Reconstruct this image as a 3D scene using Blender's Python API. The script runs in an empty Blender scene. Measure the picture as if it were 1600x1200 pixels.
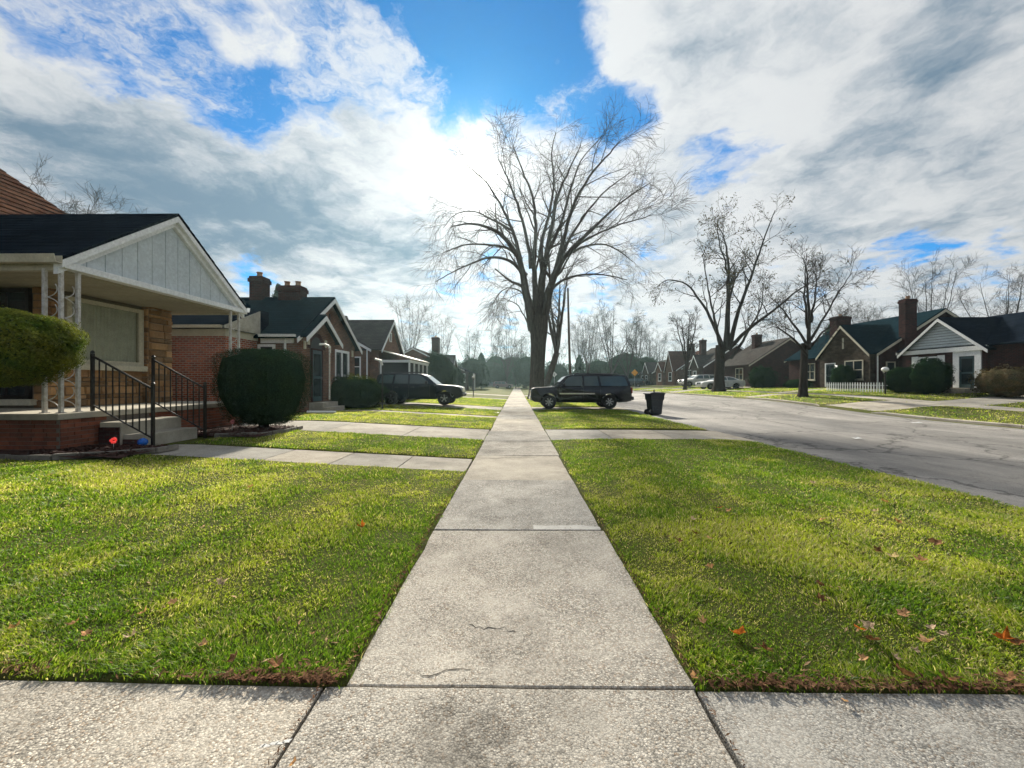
import bpy, bmesh, math, random
import numpy as np
from mathutils import Vector, Matrix

R = math.radians
random.seed(11)
NR = np.random.default_rng(5)
SC = bpy.context.scene
COL = SC.collection

# ------------------------------------------------------------------ camera
CAM_H = 1.5
cd = bpy.data.cameras.new("camera")
cam = bpy.data.objects.new("camera", cd)
COL.objects.link(cam)
cam.location = (0, 0, CAM_H)
cam.rotation_euler = (R(90), 0, 0.0125)
cd.sensor_width = 36
cd.lens = 13.5
cd.shift_y = -0.00125
cd.clip_start = 0.05
cd.clip_end = 3000
SC.camera = cam
SC.view_settings.view_transform = 'Standard'
SC.view_settings.look = 'None'
SC.view_settings.gamma = 1
SC.view_settings.exposure = 1.27
SC.view_settings.use_curve_mapping = False
SC.cycles.max_bounces = 4
SC.cycles.diffuse_bounces = 3
SC.cycles.transparent_max_bounces = 6
SC.cycles.use_denoising = True
SC.cycles.use_adaptive_sampling = True
SC.cycles.adaptive_threshold = .02
SC.cycles.sample_clamp_indirect = 6

# ------------------------------------------------------------------ sun + sky
SUN_AZ, SUN_EL = R(-6.3), R(27.4)
sun_dir = Vector((math.sin(SUN_AZ) * math.cos(SUN_EL), math.cos(SUN_AZ) * math.cos(SUN_EL), math.sin(SUN_EL)))
sl = bpy.data.lights.new("sun", 'SUN')
sl.energy = 5.0
sl.angle = R(3.0)
sl.color = (1.0, 0.93, 0.80)
so = bpy.data.objects.new("sun", sl)
COL.objects.link(so)
so.rotation_euler = (-sun_dir).to_track_quat('-Z', 'Y').to_euler()


class NT:
    """tiny node-tree writer"""
    def __init__(s, tree):
        s.t = tree
        s.n = tree.nodes
        s.l = tree.links
    def new(s, typ, **kw):
        n = s.n.new(typ)
        for k, v in kw.items():
            setattr(n, k, v)
        return n
    def put(s, sock, v):
        if isinstance(v, bpy.types.NodeSocket):
            s.l.new(v, sock)
        elif v is not None:
            sock.default_value = v
    def m(s, op, a, b=None, c=None, clamp=False):
        n = s.new('ShaderNodeMath', operation=op, use_clamp=clamp)
        s.put(n.inputs[0], a)
        if b is not None: s.put(n.inputs[1], b)
        if c is not None: s.put(n.inputs[2], c)
        return n.outputs[0]
    def vm(s, op, a, b=None, scale=None):
        n = s.new('ShaderNodeVectorMath', operation=op)
        s.put(n.inputs[0], a)
        if b is not None: s.put(n.inputs[1], b)
        if scale is not None: s.put(n.inputs['Scale'], scale)
        return n.outputs['Value'] if op in ('DOT_PRODUCT', 'LENGTH') else n.outputs[0]
    def noise(s, vec, scale, detail=4, rough=.55, dist=0, out='Fac'):
        n = s.new('ShaderNodeTexNoise')
        s.put(n.inputs['Vector'], vec)
        n.inputs['Scale'].default_value = scale
        n.inputs['Detail'].default_value = detail
        n.inputs['Roughness'].default_value = rough
        n.inputs['Distortion'].default_value = dist
        return n.outputs[out]
    def vor(s, vec, scale, feature='F1', out='Distance'):
        n = s.new('ShaderNodeTexVoronoi', feature=feature)
        s.put(n.inputs['Vector'], vec)
        n.inputs['Scale'].default_value = scale
        return n.outputs[out]
    def rng(s, v, a, b, c=0, d=1, smooth=False):
        n = s.new('ShaderNodeMapRange', interpolation_type='SMOOTHSTEP' if smooth else 'LINEAR')
        s.put(n.inputs[0], v)
        for i, q in enumerate((a, b, c, d)): s.put(n.inputs[1 + i], q)
        return n.outputs[0]
    def mix(s, f, a, b, mode='MIX'):
        n = s.new('ShaderNodeMix', data_type='RGBA', blend_type=mode)
        s.put(n.inputs['Factor'], f)
        for k, q in ((6, a), (7, b)):
            if not isinstance(q, bpy.types.NodeSocket): q = tuple(q) + (1,) * (4 - len(q))
            s.put(n.inputs[k], q)
        return n.outputs[2]
    def sep(s, v):
        n = s.new('ShaderNodeSeparateXYZ')
        s.put(n.inputs[0], v)
        return n.outputs
    def comb(s, x, y, z):
        n = s.new('ShaderNodeCombineXYZ')
        for i, q in enumerate((x, y, z)): s.put(n.inputs[i], q)
        return n.outputs[0]


def sky_dir(px, py):
    """compass direction of a cloud: degrees off the street axis and height, from the view"""
    v = Vector(((px - 800) / 600.0 - .0125, 1, (598 - py) / 600.0))
    return v.normalized()


world = bpy.data.worlds.new("World")
SC.world = world
world.use_nodes = True
world.node_tree.nodes.clear()
W = NT(world.node_tree)
gen = W.new('ShaderNodeTexCoord').outputs['Generated']
D = W.vm('NORMALIZE', gen)
dx, dy, dz = W.sep(D)
nish = W.new('ShaderNodeTexSky', sky_type='NISHITA')
nish.sun_disc = False
nish.sun_elevation = SUN_EL
nish.sun_rotation = SUN_AZ
nish.altitude = 200
nish.air_density = 1.0
nish.dust_density = 0.3
nish.ozone_density = 3.0
zz = W.m('ADD', W.m('ABSOLUTE', dz), 0.14)
P = W.comb(W.m('DIVIDE', dx, zz), W.m('DIVIDE', dy, zz), 0.0)
warp = W.vm('SUBTRACT', W.noise(P, 1.6, 6, .6, 0, 'Color'), (.5, .5, .5))
Dw = W.vm('NORMALIZE', W.vm('ADD', D, W.vm('SCALE', warp, scale=0.26)))
Pw = W.vm('ADD', P, W.vm('SCALE', warp, scale=0.5))


def blobs(lst):
    tot = None
    for px, py, wd, wt in lst:
        d = W.vm('DOT_PRODUCT', Dw, tuple(sky_dir(px, py)))
        e = W.m('EXPONENT', W.m('MULTIPLY', W.m('SUBTRACT', d, 1.0), 1.0 / (1 - math.cos(R(wd)))))
        e = W.m('MULTIPLY', e, wt)
        tot = e if tot is None else W.m('ADD', tot, e)
    return tot


cover = blobs([(740, 50, 7.5, -.60), (850, 85, 5.5, -.62), (590, 40, 7, -.34), (250, 100, 7, -.16), (520, 130, 4, -.24), (370, 110, 3.5, -.22), (150, 60, 4, -.2), (945, 205, 3.6, -.60), (905, 150, 3.6, -.5),
               (1010, 190, 3, -.42), (1120, 268, 3.6, -.52), (400, 205, 3.2, -.42), (300, 150, 4, -.30), (450, 150, 3.5, -.32),
               (60, 30, 4.5, -.45), (500, 60, 6, -.25), (1430, 395, 3, -.42), (392, 440, 3.5, -.5), (230, 40, 5, -.28), (690, 130, 4, -.25),
               (1560, 430, 3, -.3), (880, 20, 5, -.5), (600, 180, 2.5, -.2),
               (1320, 130, 20, .50), (120, 160, 6, .34), (310, 60, 2.5, .25), (430, 70, 2.5, .25), (560, 120, 2, .2), (200, 330, 12, .45), (480, 330, 12, .45), (620, 210, 6, .25), (990, 40, 6, .4), (330, 60, 3, .25),
               (1080, 120, 6, .3), (700, 330, 9, .2), (900, 330, 9, .12)])
fbm = W.noise(Pw, 1.25, 10, .60)
fine = W.noise(Pw, 5.5, 8, .62)
cov = W.m('ADD', cover, W.m('ADD', .62, W.m('MULTIPLY', W.m('SUBTRACT', fbm, .5), 1.25)))
cov = W.m('ADD', cov, W.m('MULTIPLY', W.m('SUBTRACT', fine, .5), 1.35))
# thin, continuous cloud towards the horizon
cov = W.m('ADD', cov, W.rng(dz, .30, .02, 0, .30, True))
dens = W.rng(cov, .28, .74, 0, 1, True)
shade = blobs([(300, 285, 9, .45), (520, 350, 8, .50), (110, 250, 7, .32), (400, 380, 7, .36), (1430, 110, 9, .30), (1300, 60, 8, .08), (1570, 300, 9, .18),
               (650, 405, 5, .40), (1040, 370, 6, .30), (1250, 420, 7, .22), (960, 440, 4, .25)])
sh2 = W.noise(Pw, 3.2, 10, .62)
shade = W.m('ADD', shade, W.m('MULTIPLY', W.m('SUBTRACT', sh2, .46), 2.1))
shade = W.m('ADD', shade, W.m('MULTIPLY', W.m('SUBTRACT', cov, .95), .25))
shade = W.rng(shade, .0, .90, 0, 1, True)
cs = W.vm('DOT_PRODUCT', D, tuple(sun_dir))
def lobe(wd):
    return W.m('EXPONENT', W.m('MULTIPLY', W.m('SUBTRACT', cs, 1.0), 1.0 / (1 - math.cos(R(wd)))))
lum = W.m('ADD', W.m('ADD', .245, W.m('MULTIPLY', lobe(56), .115)), W.m('MULTIPLY', lobe(14), .03))
glow = W.m('ADD', W.m('MULTIPLY', lobe(5.0), .34), W.m('MULTIPLY', lobe(2.2), 2.2))
bright = W.mix(shade, (.98, 1.0, 1.02), (.22, .34, .47))
cl = W.vm('SCALE', bright, scale=W.m('MULTIPLY', lum, 10.0))
blue = W.vm('MULTIPLY', nish.outputs[0], (.055, .36, .58))
strk = W.noise(W.vm('ADD', W.vm('MULTIPLY', W.comb(W.m('DIVIDE', dx, zz), W.m('DIVIDE', dy, zz), 0.0), (1.0, 1.0, 1.0)), W.vm('SCALE', warp, scale=.9)), 2.6, 12, .68)
open_ = blobs([(770, 60, 6.5, .9), (850, 90, 5, .8), (950, 205, 3.2, .8), (1115, 268, 3.2, .7)])
thin = W.m('MULTIPLY', W.rng(W.m('SUBTRACT', strk, W.m('MULTIPLY', open_, .16)), .455, .64, 0, 1, True), .85)
dens = W.m('MAXIMUM', dens, thin)
skyc = W.mix(dens, blue, cl)
skyc = W.vm('ADD', skyc, W.vm('SCALE', (1.0, .97, .9), scale=W.m('MULTIPLY', glow, 10.0)))
bg = W.new('ShaderNodeBackground')
W.put(bg.inputs['Color'], skyc)
bg.inputs['Strength'].default_value = 0.1
wo = W.new('ShaderNodeOutputWorld')
W.l.new(bg.outputs[0], wo.inputs[0])

# ------------------------------------------------------------------ terrain height
def S(t):
    t = np.clip(t, 0, 1)
    return t * t * (3 - 2 * t)

ROAD0, ROAD1 = 6.1, 16.8
def Gz(x, y):
    return .35 * S((y - 15) / 12.0) * S((x - 7) / 10.0)

def H(x, y):
    x = np.asarray(x, float); y = np.asarray(y, float)
    left = .02 + .28 * np.clip((-.9 - x) / 5.4, 0, 1) * (.25 + .75 * S((y - 1.9) / 3.2))
    right = .015 + .04 * S((x - .9) / 1.5) * S((6.1 - x) / 1.6) * S((y - 1.9) / 1.2)
    far = .08 + .24 * S((x - 16.9) / 3.5) + .36 * S((x - 21) / 6.0)
    z = np.where(x < 0, left, np.where(x < ROAD0, right, np.where(x < ROAD1, -.03, far)))
    return z + Gz(x, y)

def h(x, y):
    return float(H(x, y))

# paved footprints (x0, x1, y0, y1): the soil lies lower under them
SW0, SW1 = -.85, .88
FOOT = [(SW0, SW1, -6, 190), (-14, SW0, -4, 1.885), (SW1, ROAD0, -4, 1.885), (-6.75, SW0, 6.45, 7.55),
        (-14, SW0, 10.0, 12.3), (SW1, ROAD0, 10.0, 12.3), (-8.9, SW0, 16.4, 17.15), (-16, SW0, 21.0, 23.6), (SW1, ROAD0, 21.0, 23.6),
        (-8.0, SW0, 34.0, 35.2), (SW1, ROAD0, 43, 45.5), (-14, SW0, 43, 45.5)]
FAR_FOOT = [(20.8, 22.3, -20, 190), (17.1, 20.8, 18.6, 21.6), (22.3, 27, 18.6, 20.8), (17.1, 20.8, 28.6, 29.8), (22.3, 26.9, 32.0, 33.1),
            (17.1, 27, 42.5, 45.2), (17.1, 27, 53, 55.6)]
ALLFOOT = FOOT + FAR_FOOT

def in_foot(x, y, m=0.0):
    r = np.zeros(np.shape(x), bool)
    for a, b, c, d in ALLFOOT:
        r |= (x > a + m) & (x < b - m) & (y > c + m) & (y < d - m)
    return r

# ------------------------------------------------------------------ materials
MATS = {}
def base_mat(name):
    m = bpy.data.materials.new(name)
    m.use_nodes = True
    t = NT(m.node_tree)
    b = t.n['Principled BSDF']
    MATS[name] = m
    return m, t, b

def pos(t):
    return t.new('ShaderNodeNewGeometry').outputs['Position']

def objc(t):
    return t.new('ShaderNodeTexCoord').outputs['Object']

def bump(t, b, hgt, strength=.4, dist=.01):
    n = t.new('ShaderNodeBump')
    n.inputs['Strength'].default_value = strength
    n.inputs['Distance'].default_value = dist
    t.put(n.inputs['Height'], hgt)
    t.l.new(n.outputs[0], b.inputs['Normal'])

def plain(name, c, rough=.6, c2=None, scale=3.0, detail=5, metal=0, bstr=0, bscale=40, spec=.4, coat=0, amt=1.0, obj=False, rnd=0):
    m, t, b = base_mat(name)
    p = objc(t) if obj else pos(t)
    if c2 is None: c2 = tuple(q * .72 for q in c)
    f = t.rng(t.noise(p, scale, detail, .6), .3, .7, 0, amt)
    colr = t.mix(f, c, c2)
    f2 = t.rng(t.noise(p, scale * 9, 3, .6), .35, .7, .86, 1.1)
    colr = t.vm('SCALE', colr, scale=f2)
    if rnd:
        r = t.new('ShaderNodeObjectInfo').outputs['Random']
        colr = t.vm('SCALE', colr, scale=t.rng(r, 0, 1, 1 - rnd, 1 + rnd))
    t.put(b.inputs['Base Color'], colr)
    t.put(b.inputs['Roughness'], t.rng(t.noise(p, scale * 3, 3), .3, .7, max(.02, rough - .08), min(1, rough + .08)))
    b.inputs['Metallic'].default_value = metal
    b.inputs['Specular IOR Level'].default_value = spec
    b.inputs['Coat Weight'].default_value = coat
    if bstr: bump(t, b, t.noise(p, bscale, 5, .6), bstr, .01)
    return m

def wall_uv(t):
    g = t.new('ShaderNodeNewGeometry')
    x, y, z = t.sep(g.outputs['Position'])
    nx, ny, nz = t.sep(g.outputs['True Normal'])
    f = t.m('GREATER_THAN', t.m('ABSOLUTE', nx), t.m('ABSOLUTE', ny))
    u = t.m('ADD', t.m('MULTIPLY', x, t.m('SUBTRACT', 1.0, f)), t.m('MULTIPLY', y, f))
    return u, z, g.outputs['Position']

def brickwall(name, c1, c2, mortar, bw=.21, rh=.075, ms=.011):
    m, t, b = base_mat(name)
    u, z, p = wall_uv(t)
    n = t.new('ShaderNodeTexBrick')
    t.put(n.inputs['Vector'], t.comb(u, z, 0.0))
    n.inputs['Scale'].default_value = 1
    n.inputs['Brick Width'].default_value = bw
    n.inputs['Row Height'].default_value = rh
    n.inputs['Mortar Size'].default_value = ms
    n.inputs['Mortar Smooth'].default_value = .2
    n.inputs['Bias'].default_value = 0
    n.inputs['Color1'].default_value = c1 + (1,)
    n.inputs['Color2'].default_value = c2 + (1,)
    n.inputs['Mortar'].default_value = mortar + (1,)
    f = t.rng(t.noise(p, 1.4, 6, .65), .3, .7, .72, 1.2)
    f2 = t.rng(t.noise(p, 26, 3), .3, .7, .8, 1.15)
    t.put(b.inputs['Base Color'], t.vm('SCALE', n.outputs['Color'], scale=t.m('MULTIPLY', f, f2)))
    b.inputs['Roughness'].default_value = .9
    b.inputs['Specular IOR Level'].default_value = .02
    bump(t, b, t.m('ADD', t.m('SUBTRACT', 1.0, n.outputs['Fac']), t.m('MULTIPLY', t.noise(p, 60, 3), .3)), .6, .012)
    return m

def shingles(name, c1, c2, rh=.105):
    m, t, b = base_mat(name)
    u, z, p = wall_uv(t)
    n = t.new('ShaderNodeTexBrick')
    t.put(n.inputs['Vector'], t.comb(u, z, 0.0))
    n.inputs['Scale'].default_value = 1
    n.inputs['Brick Width'].default_value = .32
    n.inputs['Row Height'].default_value = rh
    n.inputs['Mortar Size'].default_value = .008
    n.inputs['Color1'].default_value = c1 + (1,)
    n.inputs['Color2'].default_value = c2 + (1,)
    n.inputs['Mortar'].default_value = tuple(q * .35 for q in c1) + (1,)
    f = t.rng(t.noise(p, .9, 6, .65), .3, .7, .75, 1.2)
    f2 = t.rng(t.noise(p, 120, 2), .3, .7, .65, 1.35)
    t.put(b.inputs['Base Color'], t.vm('SCALE', n.outputs['Color'], scale=t.m('MULTIPLY', f, f2)))
    b.inputs['Roughness'].default_value = .92
    b.inputs['Specular IOR Level'].default_value = .0
    saw = t.m('FRACT', t.m('DIVIDE', z, rh))
    bump(t, b, t.m('ADD', t.m('SUBTRACT', 1.0, saw), t.m('MULTIPLY', t.noise(p, 90, 3), .4)), .7, .012)
    return m

def concrete(name, base, dark, peb=.5, scale=62.0):
    m, t, b = base_mat(name)
    p = pos(t)
    r = t.new('ShaderNodeObjectInfo').outputs['Random']
    v = t.new('ShaderNodeTexVoronoi', feature='F1')
    t.put(v.inputs['Vector'], t.vm('ADD', p, t.vm('SCALE', t.noise(p, 30, 2, .5, 0, 'Color'), scale=.006)))
    v.inputs['Scale'].default_value = scale
    cr, cg, cb = t.sep(v.outputs['Color'])
    big = t.rng(t.noise(p, 1.1, 7, .65), .36, .66, 0, 1, True)
    mid = t.rng(t.noise(p, 7, 6, .7), .3, .72, 0, 1)
    c = t.mix(t.m('MULTIPLY', big, .75), base, dark)
    c = t.mix(t.m('MULTIPLY', mid, .30), c, tuple(q * .62 for q in base))
    # exposed aggregate: light and dark pebbles with shadowed rims
    pebc = t.mix(t.rng(cr, .1, .9), tuple(q * .45 for q in base), tuple(min(.72, q * 1.42) for q in base))
    pebc = t.mix(t.m('MULTIPLY', t.m('GREATER_THAN', cg, .82), .55), pebc, (.30, .20, .12))
    wear = t.rng(t.noise(p, 2.2, 5, .65), .34, .62, .42, 1)
    c = t.mix(t.m('MULTIPLY', t.m('MULTIPLY', t.rng(cb, .0, .5), peb), wear), c, pebc)
    rim = t.m('ADD', t.m('MULTIPLY', t.rng(v.outputs['Distance'], .25, .62, 0, -.42), wear), 1.0)
    c = t.vm('SCALE', c, scale=t.m('ADD', t.m('MULTIPLY', rim, peb), 1 - peb))
    pit = t.rng(t.vor(p, 17), .0, .11, .25, 1)
    c = t.vm('SCALE', c, scale=pit)
    # old oil stain on the slab underfoot
    sd = t.vm('LENGTH', t.vm('MULTIPLY', t.vm('SUBTRACT', p, (-.22, 1.58, 0)), (1.0, 1.15, 0)))
    sd = t.m('ADD', sd, t.m('MULTIPLY', t.m('SUBTRACT', t.noise(p, 6, 8, .75), .5), 1.15))
    c = t.vm('SCALE', c, scale=t.rng(sd, .02, .42, .52, 1, True))
    blot = t.rng(t.noise(p, .8, 6, .72), .46, .68, 1.04, .66)
    c = t.vm('SCALE', c, scale=blot)
    c = t.vm('MULTIPLY', c, t.mix(r, (.86, .88, .90), (1.10, 1.06, 1.0)))
    t.put(b.inputs['Base Color'], c)
    b.inputs['Roughness'].default_value = .92
    b.inputs['Specular IOR Level'].default_value = .05
    hg = t.m('ADD', t.m('MULTIPLY', t.m('MULTIPLY', v.outputs['Distance'], wear), -.8 * peb), t.m('ADD', t.m('MULTIPLY', t.noise(p, 150, 3), .35), t.m('MULTIPLY', pit, .5)))
    bump(t, b, hg, .8, .006)
    return m

def leafmat(name, c, c2, trans=.35, attr=None, rough=.55):
    m, t, b = base_mat(name)
    p = pos(t)
    if attr:
        a = t.new('ShaderNodeAttribute', attribute_name=attr)
        colr = a.outputs['Color']
    else:
        colr = t.mix(t.rng(t.noise(p, 3.1, 4), .3, .7), c, c2)
        colr = t.vm('SCALE', colr, scale=t.rng(t.noise(p, 30, 3, .7), .32, .68, .3, 2.0))
    t.put(b.inputs['Base Color'], colr)
    b.inputs['Roughness'].default_value = rough
    b.inputs['Specular IOR Level'].default_value = .3 if attr else .0
    if trans:
        tr = t.new('ShaderNodeBsdfTranslucent')
        t.put(tr.inputs['Color'], t.vm('MULTIPLY', colr, (1.25, 1.3, .8)))
        mx = t.new('ShaderNodeMixShader')
        mx.inputs[0].default_value = trans
        t.l.new(b.outputs[0], mx.inputs[1])
        t.l.new(tr.outputs[0], mx.inputs[2])
        t.l.new(mx.outputs[0], t.n['Material Output'].inputs['Surface'])
    return m

def glass(name, tint=(.02, .03, .035), rough=.05, trans=0.0):
    m, t, b = base_mat(name)
    p = pos(t)
    t.put(b.inputs['Base Color'], t.mix(t.noise(p, 2.0, 3), tint, tuple(q * .6 for q in tint)))
    b.inputs['Roughness'].default_value = rough
    b.inputs['Specular IOR Level'].default_value = .6
    b.inputs['Transmission Weight'].default_value = trans
    b.inputs['IOR'].default_value = 1.45 if not trans else 1.06
    return m

def ground_mat():
    m, t, b = base_mat('lawn_soil')
    p = pos(t)
    f = t.rng(t.noise(p, .55, 6, .65), .32, .68)
    f2 = t.rng(t.noise(p, 5, 5, .7), .3, .7)
    f3 = t.rng(t.noise(p, 48, 4, .7), .3, .7)
    c = t.mix(f, (.105, .130, .024), (.200, .185, .055))
    c = t.mix(t.m('MULTIPLY', f2, .6), c, (.075, .095, .018))
    c = t.mix(t.m('MULTIPLY', f3, .6), c, (.05, .055, .018))
    t.put(b.inputs['Base Color'], c)
    b.inputs['Roughness'].default_value = 1
    b.inputs['Specular IOR Level'].default_value = .1
    bump(t, b, t.m('ADD', t.noise(p, 40, 5, .7), t.noise(p, 150, 3, .7)), .9, .03)
    return m

def asphalt():
    m, t, b = base_mat('old_asphalt')
    p = pos(t)
    x, y, z = t.sep(p)
    str_ = t.comb(t.m('MULTIPLY', x, .9), t.m('MULTIPLY', y, .12), 0.0)
    f = t.rng(t.noise(str_, 1.3, 7, .62), .36, .64)
    f2 = t.rng(t.noise(p, 3.0, 6, .7), .3, .7)
    c = t.mix(f, (.29, .272, .245), (.175, .166, .152))
    c = t.mix(t.m('MULTIPLY', f2, .35), c, (.13, .125, .12))
    v = t.vor(t.vm('ADD', p, t.vm('SCALE', t.noise(p, 2.0, 4, .6, 0, 'Color'), scale=.9)), .33, 'DISTANCE_TO_EDGE')
    crack = t.rng(v, .0, .018, .35, 1)
    c = t.vm('SCALE', c, scale=crack)
    agg = t.rng(t.noise(p, 120, 2, .7), .3, .7, .55, 1.5)
    c = t.vm('SCALE', c, scale=agg)
    v2 = t.vor(t.vm('ADD', t.vm('MULTIPLY', p, (1.0, .35, 1.0)), t.vm('SCALE', t.noise(p, 1.2, 5, .65, 0, 'Color'), scale=1.4)), .8, 'DISTANCE_TO_EDGE')
    c = t.vm('SCALE', c, scale=t.rng(v2, .0, .009, .6, 1))
    c = t.vm('SCALE', c, scale=t.rng(t.noise(p, .35, 5, .6), .35, .65, .80, 1.12))
    t.put(b.inputs['Base Color'], c)
    b.inputs['Roughness'].default_value = .8
    b.inputs['Specular IOR Level'].default_value = .15
    bump(t, b, t.m('ADD', t.noise(p, 110, 4, .7), t.m('MULTIPLY', crack, .8)), .5, .008)
    return m

def carpaint(name, c, rough=.22):
    m, t, b = base_mat(name)
    p = pos(t)
    dirt = t.rng(t.noise(p, 2.4, 6, .65), .35, .75)
    t.put(b.inputs['Base Color'], t.mix(t.m('MULTIPLY', dirt, .05), c, (.12, .115, .10)))
    t.put(b.inputs['Roughness'], t.rng(dirt, 0, 1, rough, rough + .12))
    b.inputs['Coat Weight'].default_value = .2
    b.inputs['Coat Roughness'].default_value = .06
    b.inputs['Specular IOR Level'].default_value = .35
    return m

def emit(name, c, s):
    m, t, b = base_mat(name)
    t.put(b.inputs['Base Color'], t.mix(t.noise(pos(t), 30, 2), c, tuple(q * .7 for q in c)))
    b.inputs['Emission Color'].default_value = c + (1,)
    b.inputs['Emission Strength'].default_value = s
    b.inputs['Roughness'].default_value = .3
    return m

def bark(name, c, c2):
    m, t, b = base_mat(name)
    p = pos(t)
    x, y, z = t.sep(p)
    st = t.comb(x, y, t.m('MULTIPLY', z, .16))
    f = t.rng(t.noise(st, 11, 6, .7), .32, .68)
    t.put(b.inputs['Base Color'], t.mix(f, c, c2))
    b.inputs['Roughness'].default_value = .95
    b.inputs['Specular IOR Level'].default_value = .0
    bump(t, b, t.noise(st, 15, 6, .7), .9, .06)
    return m

ground_mat(); asphalt()
concrete('aggregate_concrete', (.49, .46, .405), (.335, .318, .285), .92, 105)
concrete('smooth_concrete', (.46, .425, .36), (.33, .31, .27), .45, 130)
concrete('porch_concrete', (.44, .41, .34), (.33, .31, .26), .10, 90)
plain('mortar_patch', (.52, .50, .45), .9, (.40, .38, .34), 9, bstr=.3)
plain('crack_dirt', (.030, .026, .020), 1, scale=20)
plain('white_scuff', (.66, .66, .63), .8, (.45, .44, .41), 60, 6)
plain('white_paint', (.82, .83, .82), .55, (.70, .72, .72), 2.2, 6, bstr=.06)
plain('cream_paint', (.56, .52, .40), .55, (.42, .39, .29), 2.4, 6, bstr=.05)
plain('gable_paint', (.56, .61, .63), .6, (.47, .53, .56), 1.8, 6, bstr=.05)
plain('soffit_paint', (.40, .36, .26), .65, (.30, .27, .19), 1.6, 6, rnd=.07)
plain('black_iron', (.012, .012, .013), .42, (.03, .026, .022), 18, metal=.3)
plain('white_iron', (.62, .62, .60), .5, (.34, .30, .25), 14, 6)
plain('dark_backing', (.02, .022, .024), .5, scale=10)
plain('stone_tan', (.40, .235, .10), .9, (.21, .105, .045), 1.6, 6, bstr=.6, bscale=22, rnd=.45)
plain('stone_mortar', (.20, .165, .12), .95, scale=30)
plain('red_brick', (.27, .085, .042), .9, (.15, .05, .03), 9, 6, bstr=.5, bscale=60, rnd=.30)
plain('brick_mortar', (.19, .16, .135), .95, scale=30)
brickwall('brick_red_wall', (.40, .10, .045), (.20, .052, .034), (.33, .27, .22), .215, .08, .014)
brickwall('brick_brown_wall', (.22, .105, .065), (.115, .06, .045), (.17, .145, .12))
brickwall('brick_dark_wall', (.070, .026, .024), (.036, .019, .020), (.05, .042, .04))
brickwall('brick_stone_wall', (.10, .078, .058), (.055, .044, .037), (.07, .062, .052), .34, .14)
shingles('shingle_charcoal', (.012, .017, .026), (.007, .011, .018))
shingles('shingle_green', (.010, .024, .032), (.006, .016, .022))
shingles('shingle_brown', (.085, .045, .030), (.045, .024, .018), .13)
shingles('shingle_grey', (.075, .068, .062), (.05, .046, .044))
shingles('shingle_redbrown', (.10, .045, .034), (.06, .03, .026))
plain('curtain', (.78, .78, .70), .95, (.64, .64, .57), 6)
glass('window_glass'); glass('car_glass', (.06, .10, .105), .03)
def thin_glass(name, tint):
    m, t, b = base_mat(name)
    b.inputs['Base Color'].default_value = (.01, .012, .012, 1); b.inputs['Roughness'].default_value = .03
    tr = t.new('ShaderNodeBsdfTransparent'); t.put(tr.inputs[0], t.mix(t.noise(pos(t), 3, 3), tint, tuple(q * .94 for q in tint)))
    lw = t.new('ShaderNodeLayerWeight'); lw.inputs[0].default_value = .5
    mx = t.new('ShaderNodeMixShader')
    t.put(mx.inputs[0], t.rng(t.m('POWER', lw.outputs['Facing'], 3.0), 0, 1, .05, .8)); t.l.new(tr.outputs[0], mx.inputs[1]); t.l.new(b.outputs[0], mx.inputs[2])
    t.l.new(mx.outputs[0], t.n['Material Output'].inputs['Surface'])
    return m
thin_glass('picture_glass', (.90, .91, .87))
plain('screen_mesh', (.030, .034, .038), .85, scale=50)
plain('door_teal', (.035, .075, .085), .45, scale=6)
plain('mulch', (.085, .032, .022), 1, (.04, .018, .014), 30, bstr=.9, bscale=60)
plain('edging_stone', (.22, .20, .17), .95, (.13, .12, .10), 12, bstr=.6, rnd=.2)
bark('bark_elm', (.085, .070, .058), (.035, .029, .025))
bark('bark_dark', (.055, .046, .040), (.024, .020, .018))
plain('wood_pole', (.10, .075, .055), .95, (.05, .04, .03), 6)
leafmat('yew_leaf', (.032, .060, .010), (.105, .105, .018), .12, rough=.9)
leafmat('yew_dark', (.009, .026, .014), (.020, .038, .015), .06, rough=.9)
leafmat('arborvitae_leaf', (.014, .036, .024), (.026, .048, .026), .12, rough=.9)
leafmat('dry_shrub', (.095, .07, .04), (.05, .05, .025), .2)
leafmat('tip_leaf', (.035, .034, .018), (.07, .05, .025), .2)
leafmat('grass_blade', None, None, .54, 'Col', .5)
leafmat('leaf_tan', (.36, .18, .08), (.46, .28, .16), .3)
leafmat('leaf_orange', (.40, .115, .022), (.30, .09, .02), .35)
leafmat('leaf_brown', (.13, .06, .028), (.22, .12, .065), .2)
leafmat('leaf_pale', (.42, .29, .19), (.50, .38, .28), .3)
leafmat('leaf_scrap', (.30, .16, .08), (.46, .34, .22), .2)
leafmat('thatch', (.075, .036, .022), (.18, .105, .06), .15)
carpaint('paint_black', (.003, .006, .009), .14); carpaint('paint_navy', (.004, .012, .020), .14); carpaint('paint_white', (.62, .63, .62), .25)
carpaint('paint_mauve', (.16, .11, .12), .3); carpaint('paint_grey', (.14, .15, .16), .3)
plain('tyre', (.012, .012, .012), .85, scale=20)
plain('alloy', (.42, .43, .44), .3, metal=.9, scale=12)
plain('chrome', (.62, .63, .64), .14, (.5, .5, .5), 5, metal=1)
plain('plastic_dark', (.012, .015, .018), .5, scale=12)
plain('bin_plastic', (.008, .014, .022), .42, (.016, .022, .03), 9, bstr=.15)
plain('bin_mark', (.075, .11, .13), .7, (.03, .05, .06), 60, 6)
glass('lamp_red', (.25, .015, .01), .1); glass('lamp_clear', (.5, .52, .52), .08)
plain('globe_white', (.80, .80, .76), .35, (.74, .74, .70), 4)
emit('globe_lit', (.95, .93, .85), .6)
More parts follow.
